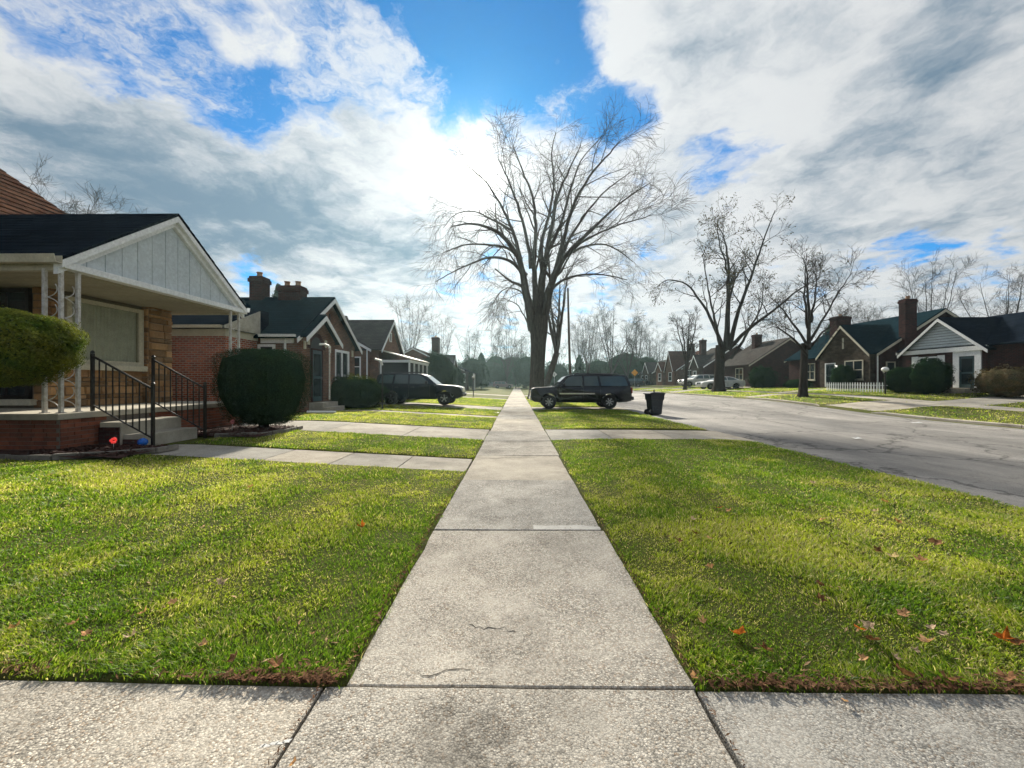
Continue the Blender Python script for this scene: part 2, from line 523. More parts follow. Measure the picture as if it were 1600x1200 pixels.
plain('sign_white', (.66, .67, .66), .5, scale=8); plain('sign_yellow', (.72, .36, .02), .5, (.62, .28, .02), 8)
emit('ornament_red', (.95, .06, .05), .22)
plain('ornament_blue', (.01, .14, .55), .25, (.01, .09, .36), 9)
plain('ornament_pink', (.55, .16, .16), .5, scale=20)
plain('clay_pot', (.36, .22, .13), .9, scale=9)
plain('roof_flash', (.50, .47, .38), .7, (.30, .28, .22), 3)

# ------------------------------------------------------------------ mesh helpers
class MB:
    def __init__(s):
        s.v = []; s.f = []
    def box(s, x0, x1, y0, y1, z0, z1):
        i = len(s.v)
        s.v += [(x0, y0, z0), (x1, y0, z0), (x1, y1, z0), (x0, y1, z0), (x0, y0, z1), (x1, y0, z1), (x1, y1, z1), (x0, y1, z1)]
        s.f += [tuple(i + q for q in t) for t in ((0, 3, 2, 1), (4, 5, 6, 7), (0, 1, 5, 4), (1, 2, 6, 5), (2, 3, 7, 6), (3, 0, 4, 7))]
        return s
    def prism(s, poly, axis, a0, a1):
        """poly in the two other axes: axis x -> (y,z), y -> (x,z), z -> (x,y)"""
        i = len(s.v); n = len(poly)
        for a in (a0, a1):
            for p, q in poly:
                s.v.append({'x': (a, p, q), 'y': (p, a, q), 'z': (p, q, a)}[axis])
        s.f.append(tuple(range(i + n - 1, i - 1, -1)))
        s.f.append(tuple(range(i + n, i + 2 * n)))
        for k in range(n):
            l = (k + 1) % n
            s.f.append((i + k, i + l, i + n + l, i + n + k))
        return s
    def poly(s, pts):
        i = len(s.v)
        s.v += [tuple(p) for p in pts]
        s.f.append(tuple(range(i, i + len(pts))))
        return s
    def tube(s, pts, rad, n=6, cap=True):
        pts = [Vector(p) for p in pts]
        if not hasattr(rad, '__len__'): rad = [rad] * len(pts)
        i0 = len(s.v)
        prev = None
        for k, p in enumerate(pts):
            d = (pts[min(k + 1, len(pts) - 1)] - pts[max(k - 1, 0)])
            if d.length < 1e-9: d = Vector((0, 0, 1))
            d.normalize()
            if prev is None:
                a = d.orthogonal().normalized()
            else:
                a = prev - d * prev.dot(d)
                a = a.normalized() if a.length > 1e-6 else d.orthogonal().normalized()
            prev = a
            b = d.cross(a)
            for j in range(n):
                t = 2 * math.pi * j / n
                q = p + (a * math.cos(t) + b * math.sin(t)) * rad[k]
                s.v.append((q.x, q.y, q.z))
        for k in range(len(pts) - 1):
            for j in range(n):
                l = (j + 1) % n
                s.f.append((i0 + k * n + j, i0 + k * n + l, i0 + (k + 1) * n + l, i0 + (k + 1) * n + j))
        if cap:
            s.f.append(tuple(i0 + j for j in range(n - 1, -1, -1)))
            e = i0 + (len(pts) - 1) * n
            s.f.append(tuple(e + j for j in range(n)))
        return s
    def lathe(s, prof, c=(0, 0, 0), n=16, axis='z'):
        i = len(s.v); m = len(prof)
        for j in range(n):
            t = 2 * math.pi * j / n
            for r, z in prof:
                a, b = r * math.cos(t), r * math.sin(t)
                v = {'z': (a, b, z), 'y': (a, z, b), 'x': (z, a, b)}[axis]
                s.v.append((v[0] + c[0], v[1] + c[1], v[2] + c[2]))
        for j in range(n):
            l = (j + 1) % n
            for k in range(m - 1):
                s.f.append((i + j * m + k, i + l * m + k, i + l * m + k + 1, i + j * m + k + 1))
        return s
    def mesh(s, name):
        me = bpy.data.meshes.new(name)
        me.from_pydata(s.v, [], s.f)
        return me
    def build(s, name, mat, parent=None, smooth=False, bevel=0, **kw):
        me = s.mesh(name)
        if smooth:
            for p in me.polygons: p.use_smooth = True
        return link(name, me, mat, parent, bevel=bevel, **kw)


def fixn(me):
    bm = bmesh.new(); bm.from_mesh(me)
    bmesh.ops.recalc_face_normals(bm, faces=bm.faces)
    bm.to_mesh(me); bm.free()

def link(name, me, mat, parent=None, at=None, bevel=0, label=None, cat=None, group=None, kind=None, fix=True):
    if fix and len(me.polygons) < 60000: fixn(me)
    ob = bpy.data.objects.new(name, me)
    COL.objects.link(ob)
    if mat:
        if not me.materials: me.materials.append(MATS[mat])
    if at: ob.location = at
    if parent:
        ob.parent = parent
        if parent.get('_w'):
            ob.location = Vector(at or (0, 0, 0)) - Vector(parent['_w'])
    if bevel:
        b = ob.modifiers.new('bevel', 'BEVEL')
        b.width = bevel; b.segments = 2; b.limit_method = 'ANGLE'; b.angle_limit = R(35)
    tag(ob, label, cat, group, kind)
    return ob

def tag(ob, label=None, cat=None, group=None, kind=None):
    for k, v in (('label', label), ('category', cat), ('group', group), ('kind', kind)):
        if v: ob[k] = v
    return ob

ROOTS = []
def thing(name, label, cat, base=(0, 0, 0), group=None, kind=None, world=True):
    o = bpy.data.objects.new(name, None)
    COL.objects.link(o)
    o.location = base
    o.empty_display_size = .2
    if world and tuple(base) != (0, 0, 0): o['_w'] = list(base)
    tag(o, label, cat, group, kind)
    ROOTS.append(o)
    return o

def mesh_tris(name, V, F):
    me = bpy.data.meshes.new(name)
    V = np.ascontiguousarray(V, np.float32); F = np.ascontiguousarray(F, np.int32)
    me.vertices.add(len(V)); me.vertices.foreach_set('co', V.ravel())
    me.loops.add(F.size); me.loops.foreach_set('vertex_index', F.ravel())
    me.polygons.add(len(F)); me.polygons.foreach_set('loop_start', np.arange(0, F.size, 3, dtype=np.int32))
    me.update(calc_edges=True)
    return me
# ================================================================== GROUND
def axis_lines(a, marks, step_near, near, far):
    s = set(np.round(np.arange(near[0], near[1] + 1e-6, step_near), 3))
    for m in marks:
        s |= {round(m - .004, 3), round(m + .004, 3)}
    s |= set(far)
    return np.array(sorted(s))

gx = axis_lines('x', [q for f in ALLFOOT for q in f[:2]] + [ROAD1 + .2], .5, (-16, 32), (-700, -300, -120, -60, -40, -30, -24, -20, 36, 42, 50, 70, 120, 300, 700))
gy = axis_lines('y', [q for f in ALLFOOT for q in f[2:]], .5, (-6, 50), (-300, -100, -40, -15, 55, 60, 70, 80, 90, 100, 120, 140, 170, 220, 300, 500, 900, 1500))
GX, GY = np.meshgrid(gx, gy)
GZ = H(GX, GY) - .012
GZ = np.where(in_foot(GX, GY), GZ - .10, GZ)
GZ = np.where((GX > ROAD0 - .02) & (GX < ROAD1 + .19), GZ - .08, GZ)
nx_, ny_ = len(gx), len(gy)
idx = np.arange(nx_ * ny_).reshape(ny_, nx_)
q = np.stack([idx[:-1, :-1], idx[:-1, 1:], idx[1:, 1:], idx[1:, :-1]], -1).reshape(-1, 4)
F = np.concatenate([q[:, [0, 1, 2]], q[:, [0, 2, 3]]])
link('ground', mesh_tris('ground', np.stack([GX.ravel(), GY.ravel(), GZ.ravel()], -1), F), 'lawn_soil', kind='structure', label='green and straw coloured lawns on both sides of the street', fix=False)

# road
rx = np.linspace(ROAD0 - .02, ROAD1 + .01, 14)
rx[1:-1] += 0
ry = np.concatenate([np.arange(-20, 60, 1.0), np.arange(60, 400, 20)])
ry_e = np.sin(ry * 1.7) * .05 + np.sin(ry * .61 + 1) * .06 + NR.normal(0, .025, len(ry))
RX, RY = np.meshgrid(rx, ry)
RX[:, 0] += ry_e
RZ = -.03 + Gz(RX, RY) + .05 * np.sin((RX - ROAD0) / (ROAD1 - ROAD0) * math.pi)
idx = np.arange(RX.size).reshape(RX.shape)
q = np.stack([idx[:-1, :-1], idx[:-1, 1:], idx[1:, 1:], idx[1:, :-1]], -1).reshape(-1, 4)
link('road', mesh_tris('road', np.stack([RX.ravel(), RY.ravel(), RZ.ravel()], -1), np.concatenate([q[:, [0, 1, 2]], q[:, [0, 2, 3]]])), 'old_asphalt',
     kind='structure', label='wide cracked grey asphalt street', fix=False)

# far kerb, in poured lengths
kerb = thing('kerb', 'low concrete kerb along the far side of the street', None, (ROAD1, 10, 0), kind='structure')
def drop(y):
    for a, b, c, d in FAR_FOOT:
        if a < 18 and c - .3 < y < d + .3: return .015
    return .11
y = -8.0
while y < 120:
    L = 3.0
    m = MB()
    n = 6
    for k in range(n):
        a, b = y + L * k / n, y + L * (k + 1) / n - (.02 if k == n - 1 else 0)
        za, zb = h(17.1, a) - .10 + drop(a), h(17.1, b) - .10 + drop(b)
        i = len(m.v)
        for yy, zt in ((a, za), (b, zb)):
            g = float(Gz(16.8, yy))
            m.v += [(ROAD1, yy, g - .2), (ROAD1, yy, zt - .02), (ROAD1 + .025, yy, zt), (ROAD1 + .19, yy, zt), (ROAD1 + .19, yy, g - .2)]
        for j in range(4): m.f.append((i + j, i + j + 1, i + 6 + j, i + 5 + j))
    m.build('kerbstone', 'smooth_concrete', kerb)
    y += L

# ------------------------------------------------------------------ slabs
def slab(parent, x0, x1, y0, y1, mat='aggregate_concrete', dz=0.0, zf=None, jit=.005, ch=.006, name='slab', tilt=0.0):
    """one poured slab: wavering edge, rounded arris, follows the ground"""
    zf = zf or (lambda x, y: h(x, y) - .022)
    ring = []
    n = 9
    for k in range(n): ring.append((x0 + (x1 - x0) * k / n, y0))
    for k in range(n): ring.append((x1, y0 + (y1 - y0) * k / n))
    for k in range(n): ring.append((x1 + (x0 - x1) * k / n, y1))
    for k in range(n): ring.append((x0, y1 + (y0 - y1) * k / n))
    cx, cy = (x0 + x1) / 2, (y0 + y1) / 2
    R0, R1, R2 = [], [], []
    for (x, y) in ring:
        sx = 1 if x > cx else -1; sy = 1 if y > cy else -1
        ex = abs(abs(x - cx) - (x1 - x0) / 2) < 1e-6; ey = abs(abs(y - cy) - (y1 - y0) / 2) < 1e-6
        jx = -sx * abs(random.gauss(0, jit)) if ex else 0
        jy = -sy * abs(random.gauss(0, jit * .6)) if ey else 0
        xx, yy = x + jx, y + jy
        z = zf(xx, yy) + dz + tilt * (xx - cx)
        R0.append((xx - sx * (ch if ex else 0), yy - sy * (ch if ey else 0), z))
        R1.append((xx, yy, z - ch * .8))
        R2.append((xx, yy, z - .12))
    m = MB(); N = len(ring)
    m.v = R0 + R1 + R2
    m.f.append(tuple(range(N)))
    for k in range(N):
        l = (k + 1) % N
        m.f += [(k, l, N + l, N + k), (N + k, N + l, 2 * N + l, 2 * N + k)]
    return m.build(name, mat, parent)

flat = lambda x, y: 0.0
sidewalk = thing('sidewalk', 'straight concrete sidewalk of square slabs running to the horizon', None, (0, 20, 0), kind='structure')
def crack(parent, pts, z, w=.006):
    m = MB(); top, bot = [], []
    for k, (x, y) in enumerate(pts):
        ww = w * random.uniform(.35, 1.3) * (0.2 if k in (0, len(pts) - 1) else 1)
        top.append((x, y + ww, z)); bot.append((x, y - ww, z))
    for k in range(len(pts) - 1):
        m.poly([bot[k], bot[k + 1], top[k + 1], top[k]])
    m.build('crack', 'crack_dirt', parent, fix=False)

def jag(x0, y0, x1, y1, n=14, a=.02):
    pts = []; o = 0
    for k in range(n + 1):
        t = k / n; o = o * .6 + random.gauss(0, a)
        pts.append((x0 + (x1 - x0) * t, y0 + (y1 - y0) * t + o))
    return pts

ys = [1.892, 3.905, 5.92]
while ys[-1] < 120: ys.append(ys[-1] + (2.02 if len(ys) % 4 else 1.95))
smooth_set = {2, 6, 9, 13}
for k in range(len(ys) - 1):
    wob = random.uniform(-.02, .02)
    s_ = slab(sidewalk, SW0 + wob, SW1 + random.uniform(-.02, .02), ys[k] + .005, ys[k + 1] - .005,
              'smooth_concrete' if k in smooth_set or k > 14 else 'aggregate_concrete', dz=random.uniform(-.008, .004) if k else 0, zf=flat, tilt=random.uniform(-.004, .004))
    if k == 0:
        crack(s_, jag(-.30, 2.36, .0, 2.32, 12, .012), .0015, .004)
        crack(s_, jag(-.52, 1.98, -.22, 1.96, 8, .02), .0015, .003)
    if k == 1:
        m = MB(); a = jag(-.83, 4.02, .86, 3.98, 18, .014)
        for i in range(18):
            m.poly([(a[i][0], 3.925, .0035), (a[i + 1][0], 3.925, .0035), (a[i + 1][0], a[i + 1][1] + .03, .0035), (a[i][0], a[i][1] + .03, .0035)])
        m.build('mortar_patch', 'mortar_patch', s_, label='pale mortar patch along the joint', fix=False)
    if k == 2: crack(s_, jag(-.7, 7.6, .8, 7.8, 20, .05), .004, .010)
    if k == 4: crack(s_, jag(-.8, 11.6, .85, 10.9, 20, .06), .006, .014)
    if k == 3: crack(s_, jag(-.5, 8.6, .85, 9.2, 20, .06), .006, .012)
for y0, y1 in ((-.2, 1.890), (-2.3, -.215)):
    slab(sidewalk, -.945, .868, y0, y1, 'aggregate_concrete', zf=flat)

cross = thing('driveway', 'concrete driveway crossing the foreground at the bottom of the view', None, (0, 0, 0), kind='structure')
for x0, x1 in ((-3.0, -.955), (-5.1, -3.02), (-8, -5.12), (-12, -8.02)):
    slab(cross, x0, x1, -2.3, 1.884, 'aggregate_concrete', zf=lambda x, y: h(x, 1.88) - .02)
for x0, x1 in ((.879, 3.0), (3.02, 6.05)):
    slab(cross, x0, x1, -2.3, 1.884, 'aggregate_concrete', zf=flat)
m = MB()
for k in range(9):
    x = -1.17 + .024 * k; y = 1.535 + .006 * k + random.uniform(-.004, .004)
    m.poly([(x, y, .002), (x + .03, y + .003, .002), (x + .034, y + .02 * random.uniform(.5, 1.2), .002), (x + .004, y + .018 * random.uniform(.5, 1.1), .002)])
m.build('paint_scuff', 'white_scuff', cross, label='white paint scuff on the driveway slab', fix=False)

walk = thing('front_walk', 'narrow concrete walk from the sidewalk to the porch steps', None, (-4, 7, .2), kind='structure')
xs_ = np.linspace(-6.72, SW0 - .012, 6)
for k in range(5): slab(walk, xs_[k] + .006, xs_[k + 1] - .006, 6.46, 7.54, 'smooth_concrete')
drive = thing('driveway', 'concrete driveway between the white gabled house and the brick house', None, (-5, 11, .2), kind='structure')
xs_ = np.linspace(-13.8, SW0 - .012, 7)
for k in range(6): slab(drive, xs_[k] + .006, xs_[k + 1] - .006, 10.02, 12.28, 'smooth_concrete')
apron = thing('driveway_apron', 'short concrete apron from the sidewalk to the street, before the black vehicle', None, (3, 11, 0), kind='structure')
xs_ = (SW1 + .012, 2.6, 4.3, 6.3)
for k in range(3): slab(apron, xs_[k], xs_[k + 1] - .015, 10.02, 12.28, 'smooth_concrete', zf=lambda x, y: .004 - .03 * max(0, (x - 3.5) / 2.7))
walk2 = thing('front_walk', 'thin concrete walk leading to the brick house door', None, (-4, 16.7, .2), kind='structure')
xs_ = np.linspace(-8.9, SW0 - .012, 7)
for k in range(6): slab(walk2, xs_[k] + .006, xs_[k + 1] - .006, 16.42, 17.13, 'smooth_concrete')
drive2 = thing('driveway', 'concrete driveway under the dark parked vehicle on the left', None, (-5, 22, .2), kind='structure')
xs_ = np.linspace(-15.8, SW0 - .012, 7)
for k in range(6): slab(drive2, xs_[k] + .006, xs_[k + 1] - .006, 21.02, 23.58, 'smooth_concrete')
apron2 = thing('driveway_apron', 'concrete apron under the large black vehicle', None, (3, 22, 0), kind='structure')
xs_ = (SW1 + .012, 2.6, 4.3, 6.3)
for k in range(3): slab(apron2, xs_[k], xs_[k + 1] - .015, 21.02, 23.58, 'smooth_concrete', zf=lambda x, y: .004 - .03 * max(0, (x - 3.5) / 2.7))
def far_paving(name, label, rects, step=2.2):
    t = thing(name, label, None, (rects[0][0], rects[0][2], .2), kind='structure')
    for x0, x1, y0, y1 in rects:
        if x1 - x0 > y1 - y0:
            n = max(1, round((x1 - x0) / step)); e = np.linspace(x0, x1, n + 1)
            for k in range(n): slab(t, e[k] + .008, e[k + 1] - .008, y0 + .01, y1 - .01, 'smooth_concrete', zf=lambda x, y: h(x, y) - .012)
        else:
            n = max(1, round((y1 - y0) / step)); e = np.linspace(y0, y1, n + 1)
            for k in range(n): slab(t, x0 + .01, x1 - .01, e[k] + .008, e[k + 1] - .008, 'smooth_concrete', zf=lambda x, y: h(x, y) - .012)
far_paving('front_walk', 'far concrete walk on the left near the third house', [(-8, SW0 - .01, 34, 35.2)])
far_paving('driveway', 'distant concrete driveway beyond the big tree', [(SW1 + .01, ROAD0, 43, 45.5), (-14, SW0 - .01, 43, 45.5)])
far_paving('far_sidewalk', 'sidewalk on the far side of the street', [(20.8, 22.3, 2, 90)])
far_paving('driveway', 'driveway on the far side leading to the white gabled house', [(17.1, 20.8, 18.6, 21.6), (22.3, 27, 18.6, 20.8)])
far_paving('front_walk', 'walk on the far side near the picket fence', [(17.1, 20.8, 28.6, 29.8), (22.3, 26.9, 32.0, 33.1)])
far_paving('driveway', 'far side driveway under the white sedan', [(17.1, 27, 42.5, 45.2)])
far_paving('driveway', 'far side driveway under the white utility vehicle', [(17.1, 27, 53, 55.6)])

# ================================================================== GRASS
def vnoise(x, y, s, seed):
    """smooth value noise"""
    r = np.random.default_rng(seed)
    T = r.random((64, 64))
    X = x * s + 100; Y = y * s + 100
    xi = np.floor(X).astype(int); yi = np.floor(Y).astype(int)
    fx = X - xi; fy = Y - yi
    fx = fx * fx * (3 - 2 * fx); fy = fy * fy * (3 - 2 * fy)
    g = lambda a, b: T[a % 64, b % 64]
    return (g(xi, yi) * (1 - fx) + g(xi + 1, yi) * fx) * (1 - fy) + (g(xi, yi + 1) * (1 - fx) + g(xi + 1, yi + 1) * fx) * fy
def fnoise(x, y, s, seed):
    return (vnoise(x, y, s, seed) + .5 * vnoise(x, y, s * 2.1, seed + 1) + .25 * vnoise(x, y, s * 4.3, seed + 2)) / 1.75

BEDS = [(-9.0, -6.25, 5.9, 7.08), (-7.9, -5.75, 8.45, 10.4), (-13, -7.7, 6.4, 11.0), (-7.9, -6.6, 7.0, 8.5)]
def lawn_field(x, y):
    """how green / dry the turf looks at a place, backlit glow included"""
    dry = fnoise(x, y, .55, 3) * .55 + fnoise(x, y, 2.3, 9) * .45
    dry = S((dry - .36) / .34)
    tall = fnoise(x, y, 1.7, 21) * .6 + fnoise(x, y, 5.5, 33) * .4
    tall = S((tall - .36) / .26)
    dry = np.clip(dry + .42 * S((y - 2.1) / 2.2) - .30, 0, 1)  # farther turf yellower: backlight painted into colour, besides lusher grass by the paving
    return dry, tall

def grass_patch(name, label, regions, dens_fn, seed, wmul=1.0):
    r = np.random.default_rng(seed)
    Xs, Ys = [], []
    for (x0, x1, y0, y1) in regions:
        # sample in rows so that density can fall with distance
        yy = y0
        while yy < y1:
            st = max(.3, (yy - 1) * .12)
            st = min(st, y1 - yy)
            dn = dens_fn(max(yy + st / 2, 1.2))
            # only the part of the row the surroundings of the view can show
            lim = 1.55 * (yy + st) + 1.5
            a, b = max(x0, -lim), min(x1, lim)
            if b > a:
                n = int(dn * (b - a) * st)
                Xs.append(r.uniform(a, b, n)); Ys.append(r.uniform(yy, yy + st, n))
            yy += st
    x = np.concatenate(Xs); y = np.concatenate(Ys)
    # pull towards tuft centres
    xr, yr = x * .8 + y * .6, y * .8 - x * .6
    ci = np.floor(xr / .055).astype(int); cj = np.floor(yr / .055).astype(int)
    TT = r.random((97, 97, 2))
    gu = (ci + TT[ci % 97, cj % 97, 0]) * .055; gv = (cj + TT[ci % 97, cj % 97, 1]) * .055
    gxn, gyn = gu * .8 - gv * .6, gu * .6 + gv * .8
    k = r.uniform(0, .28, len(x))
    x = x * (1 - k) + gxn * k; y = y * (1 - k) + gyn * k
    dry, tall = lawn_field(x, y)
    wob = (fnoise(x, y, 3.0, 50) - .5) * .09 + r.normal(0, .02, len(x))
    keep = ~in_foot(x, y, np.abs(r.normal(0, .013, len(x))))
    for a, b, c, d in BEDS: keep &= ~((x > a) & (x < b) & (y > c) & (y < d))
    edge_ = np.minimum.reduce([np.where((y > c - .3) & (y < d + .3) & (x > a - .3) & (x < b + .3), np.maximum.reduce([a - x, x - b, c - y, y - d]), 9.0) for a, b, c, d in FOOT])
    keep &= ~((edge_ < .075 * np.clip(fnoise(x, y, 4.0, 61) * 2.2 - .75, 0, 1)) & (r.random(len(x)) < .85))
    keep &= ~((x > ROAD0 - .05 + wob) & (x < ROAD1 + .22))
    keep &= r.random(len(x)) < (.68 + .32 * tall)
    x, y, dry, tall = x[keep], y[keep], dry[keep], tall[keep]
    n = len(x)
    z = H(x, y) - .015
    d = np.sqrt(x * x + y * y)
    hg = (.015 + .020 * tall) * r.uniform(.55, 1.35, n) * np.clip(1 + (d - 4) * .012, 1, 1.6)
    near_edge = (np.abs(y - 1.885) < .35) & (y > 1.88)
    hg = np.where(near_edge, hg * 1.25, hg)
    wd = (.0012 + .00046 * d) * r.uniform(.6, 1.3, n) * wmul
    ang = r.uniform(0, 2 * math.pi, n)
    fl = fnoise(x, y, 2.6, 77) * 2 * math.pi * 2
    la = np.where(r.random(n) < .6, fl + r.normal(0, .7, n), r.uniform(0, 2 * math.pi, n))
    lean = r.uniform(.15, 1.25, n) * hg
    cx, sx = np.cos(ang) * wd, np.sin(ang) * wd
    lx, ly = np.cos(la) * lean, np.sin(la) * lean
    V = np.empty((n, 5, 3), np.float32)
    V[:, 0] = np.stack([x - cx, y - sx, z], -1); V[:, 1] = np.stack([x + cx, y + sx, z], -1)
    mx, my, mz = x + lx * .35, y + ly * .35, z + hg * .6
    V[:, 2] = np.stack([mx - cx * .8, my - sx * .8, mz], -1); V[:, 3] = np.stack([mx + cx * .8, my + sx * .8, mz], -1)
    V[:, 4] = np.stack([x + lx, y + ly, z + hg * .95], -1)
    b = (np.arange(n) * 5)[:, None]
    F = np.concatenate([b + np.array([[0, 1, 2]]), b + np.array([[1, 3, 2]]), b + np.array([[2, 3, 4]])], 1).reshape(-1, 3)
    me = mesh_tris(name, V.reshape(-1, 3), F)
    # blade colour: lush green, yellow-green and straw individuals
    g1 = np.array([.120, .225, .018]); g2 = np.array([.38, .425, .045]); g3 = np.array([.64, .55, .29]); g4 = np.array([.030, .075, .010])
    u = r.random(n)
    t = np.clip(dry + r.normal(0, .22, n), 0, 1)[:, None]
    c = g1 * (1 - t) + g2 * t
    st = (u < .06 + .27 * dry)[:, None]
    c = np.where(st, g3 * r.uniform(.6, 1.1, n)[:, None], c)
    dk = ((u > .90) & (dry < .6))[:, None]
    c = np.where(dk, g4, c)
    c = c * r.uniform(.75, 1.25, n)[:, None]
    rgba = np.ones((n, 5, 4), np.float32)
    rgba[:, :, :3] = c[:, None, :]
    at = me.attributes.new('Col', 'FLOAT_COLOR', 'POINT')
    at.data.foreach_set('color', rgba.ravel())
    ob = link(name, me, 'grass_blade', kind='stuff', label=label, cat='grass', fix=False)
    return n

dn = lambda d: 27500 * (1.9 / max(d, 1.9)) ** 1.75 + 60
N1 = grass_patch('grass', 'short yellow-green grass of the lawn left of the sidewalk', [(-13, SW0 + .03, 1.86, 34)], dn, 1)
N2 = grass_patch('grass', 'short patchy green grass of the strip between sidewalk and street', [(SW1 - .03, ROAD0 + .1, 1.86, 40)], dn, 2)
N3 = grass_patch('grass', 'short green grass of the lawns across the street', [(17, 27, 10, 60)], lambda d: 150, 3, 1.3)
print('blades', N1, N2, N3)

# loose thatch and leaf shreds along the turf edges
def litter(name, label, spots, seed, mat='thatch'):
    r = np.random.default_rng(seed)
    V, F = [], []
    for (x, y, L) in spots:
        z = max(h(x, y), 0) + r.uniform(.0, .022)
        a = r.uniform(0, 6.28); w = L * r.uniform(.14, .34); t = r.uniform(-.5, .5)
        c, s = math.cos(a), math.sin(a)
        i = len(V)
        for u, v, k in ((-.5, 0, .0), (0, -.5, .35), (.5, 0, .1), (0, .5, .35)):
            X = u * L * c - v * w * s; Y = u * L * s + v * w * c
            V.append((x + X, y + Y, z + t * u * L + k * w * .6))
        F += [(i, i + 1, i + 2), (i, i + 2, i + 3)]
    return link(name, mesh_tris(name, np.array(V), np.array(F)), mat, kind='stuff', label=label, cat='leaf litter', fix=False)
r_ = random.Random(4)
sp = [(r_.uniform(.95, 3.6), 1.872 + abs(r_.gauss(0, .045)), r_.uniform(.012, .06)) for _ in range(1300)]
sp += [(-.9 - abs(r_.gauss(0, .35)), 1.872 + abs(r_.gauss(0, .04)), r_.uniform(.012, .055)) for _ in range(700)]
sp += [(r_.uniform(-3.0, -2.35), 1.89 + abs(r_.gauss(0, .05)), r_.uniform(.015, .06)) for _ in range(90)]
sp += [(.875 + abs(r_.gauss(0, .025)), r_.uniform(1.9, 4.5), r_.uniform(.01, .035)) for _ in range(380)]
sp += [(-.86 - abs(r_.gauss(0, .03)), r_.uniform(1.9, 5.8), r_.uniform(.012, .045)) for _ in range(620)]
for jy in ys[1:6] + [1.885]:
    sp += [(r_.uniform(-.84, .86), jy + r_.gauss(0, .007), r_.uniform(.008, .022)) for _ in range(45)]
sp += [(-.953 + r_.gauss(0, .006), r_.uniform(1.2, 1.88), r_.uniform(.008, .03)) for _ in range(60)] + [(.877 + r_.gauss(0, .006), r_.uniform(1.2, 1.88), r_.uniform(.008, .03)) for _ in range(70)]
litter('leaf_litter', 'brown dry thatch and shredded leaves along the lawn edge', sp, 6)

sp2 = []
for _ in range(1500):
    y = 1.95 + 12 * r_.random() ** 1.6; x = r_.uniform(-1.4, 1.4) * (y + 1)
    if (x < -6.2) or (x > 6.0) or bool(in_foot(np.array(x), np.array(y))): continue
    sp2.append((x, y, r_.uniform(.012, .045)))
litter('leaf_fragments', 'small brown and pale leaf fragments scattered through the lawns', [(x, y, L * 1.2) for x, y, L in sp2], 16, 'leaf_scrap')

# fallen leaves
def leaf_mesh(seed, lobes=5):
    r = random.Random(seed); m = MB()
    pts = []
    n = lobes * 2
    for k in range(n):
        a = math.pi * (k / (n - 1)) * 1.7 - math.pi * .35
        rr = (.044 if k % 2 == 0 else .029) * r.uniform(.8, 1.15)
        pts.append((rr * math.cos(a), rr * math.sin(a)))
    curl = r.uniform(10, 30)
    zf = lambda x, y: curl * (x * x * .9 + y * y * .4) + r.uniform(-.002, .002)
    m.v = [(0, 0, .0)] + [(x, y, zf(x, y)) for x, y in pts]
    for k in range(len(pts) - 1): m.f.append((0, k + 1, k + 2))
    i = len(m.v)
    m.v += [(-.002, -.01, .001), (.002, -.01, .001), (.001, -.055, .016), (-.001, -.055, .016)]
    m.f.append((i, i + 1, i + 2, i + 3))
    return m.mesh('fallen_leaf')
LM = {}
for mt in ('leaf_tan', 'leaf_orange', 'leaf_brown', 'leaf_pale'):
    LM[mt] = []
    for k in range(3):
        me = leaf_mesh(hash(mt) % 7 + k * 13 + len(mt)); me.materials.append(MATS[mt]); LM[mt].append(me)
def gpt(px, py, z=0.03):
    d = (CAM_H - z) * 600.0 / (py - 598)
    xc = (px - 800) / 600.0
    return d * (xc - .0125), d * (1 + xc * .0125)
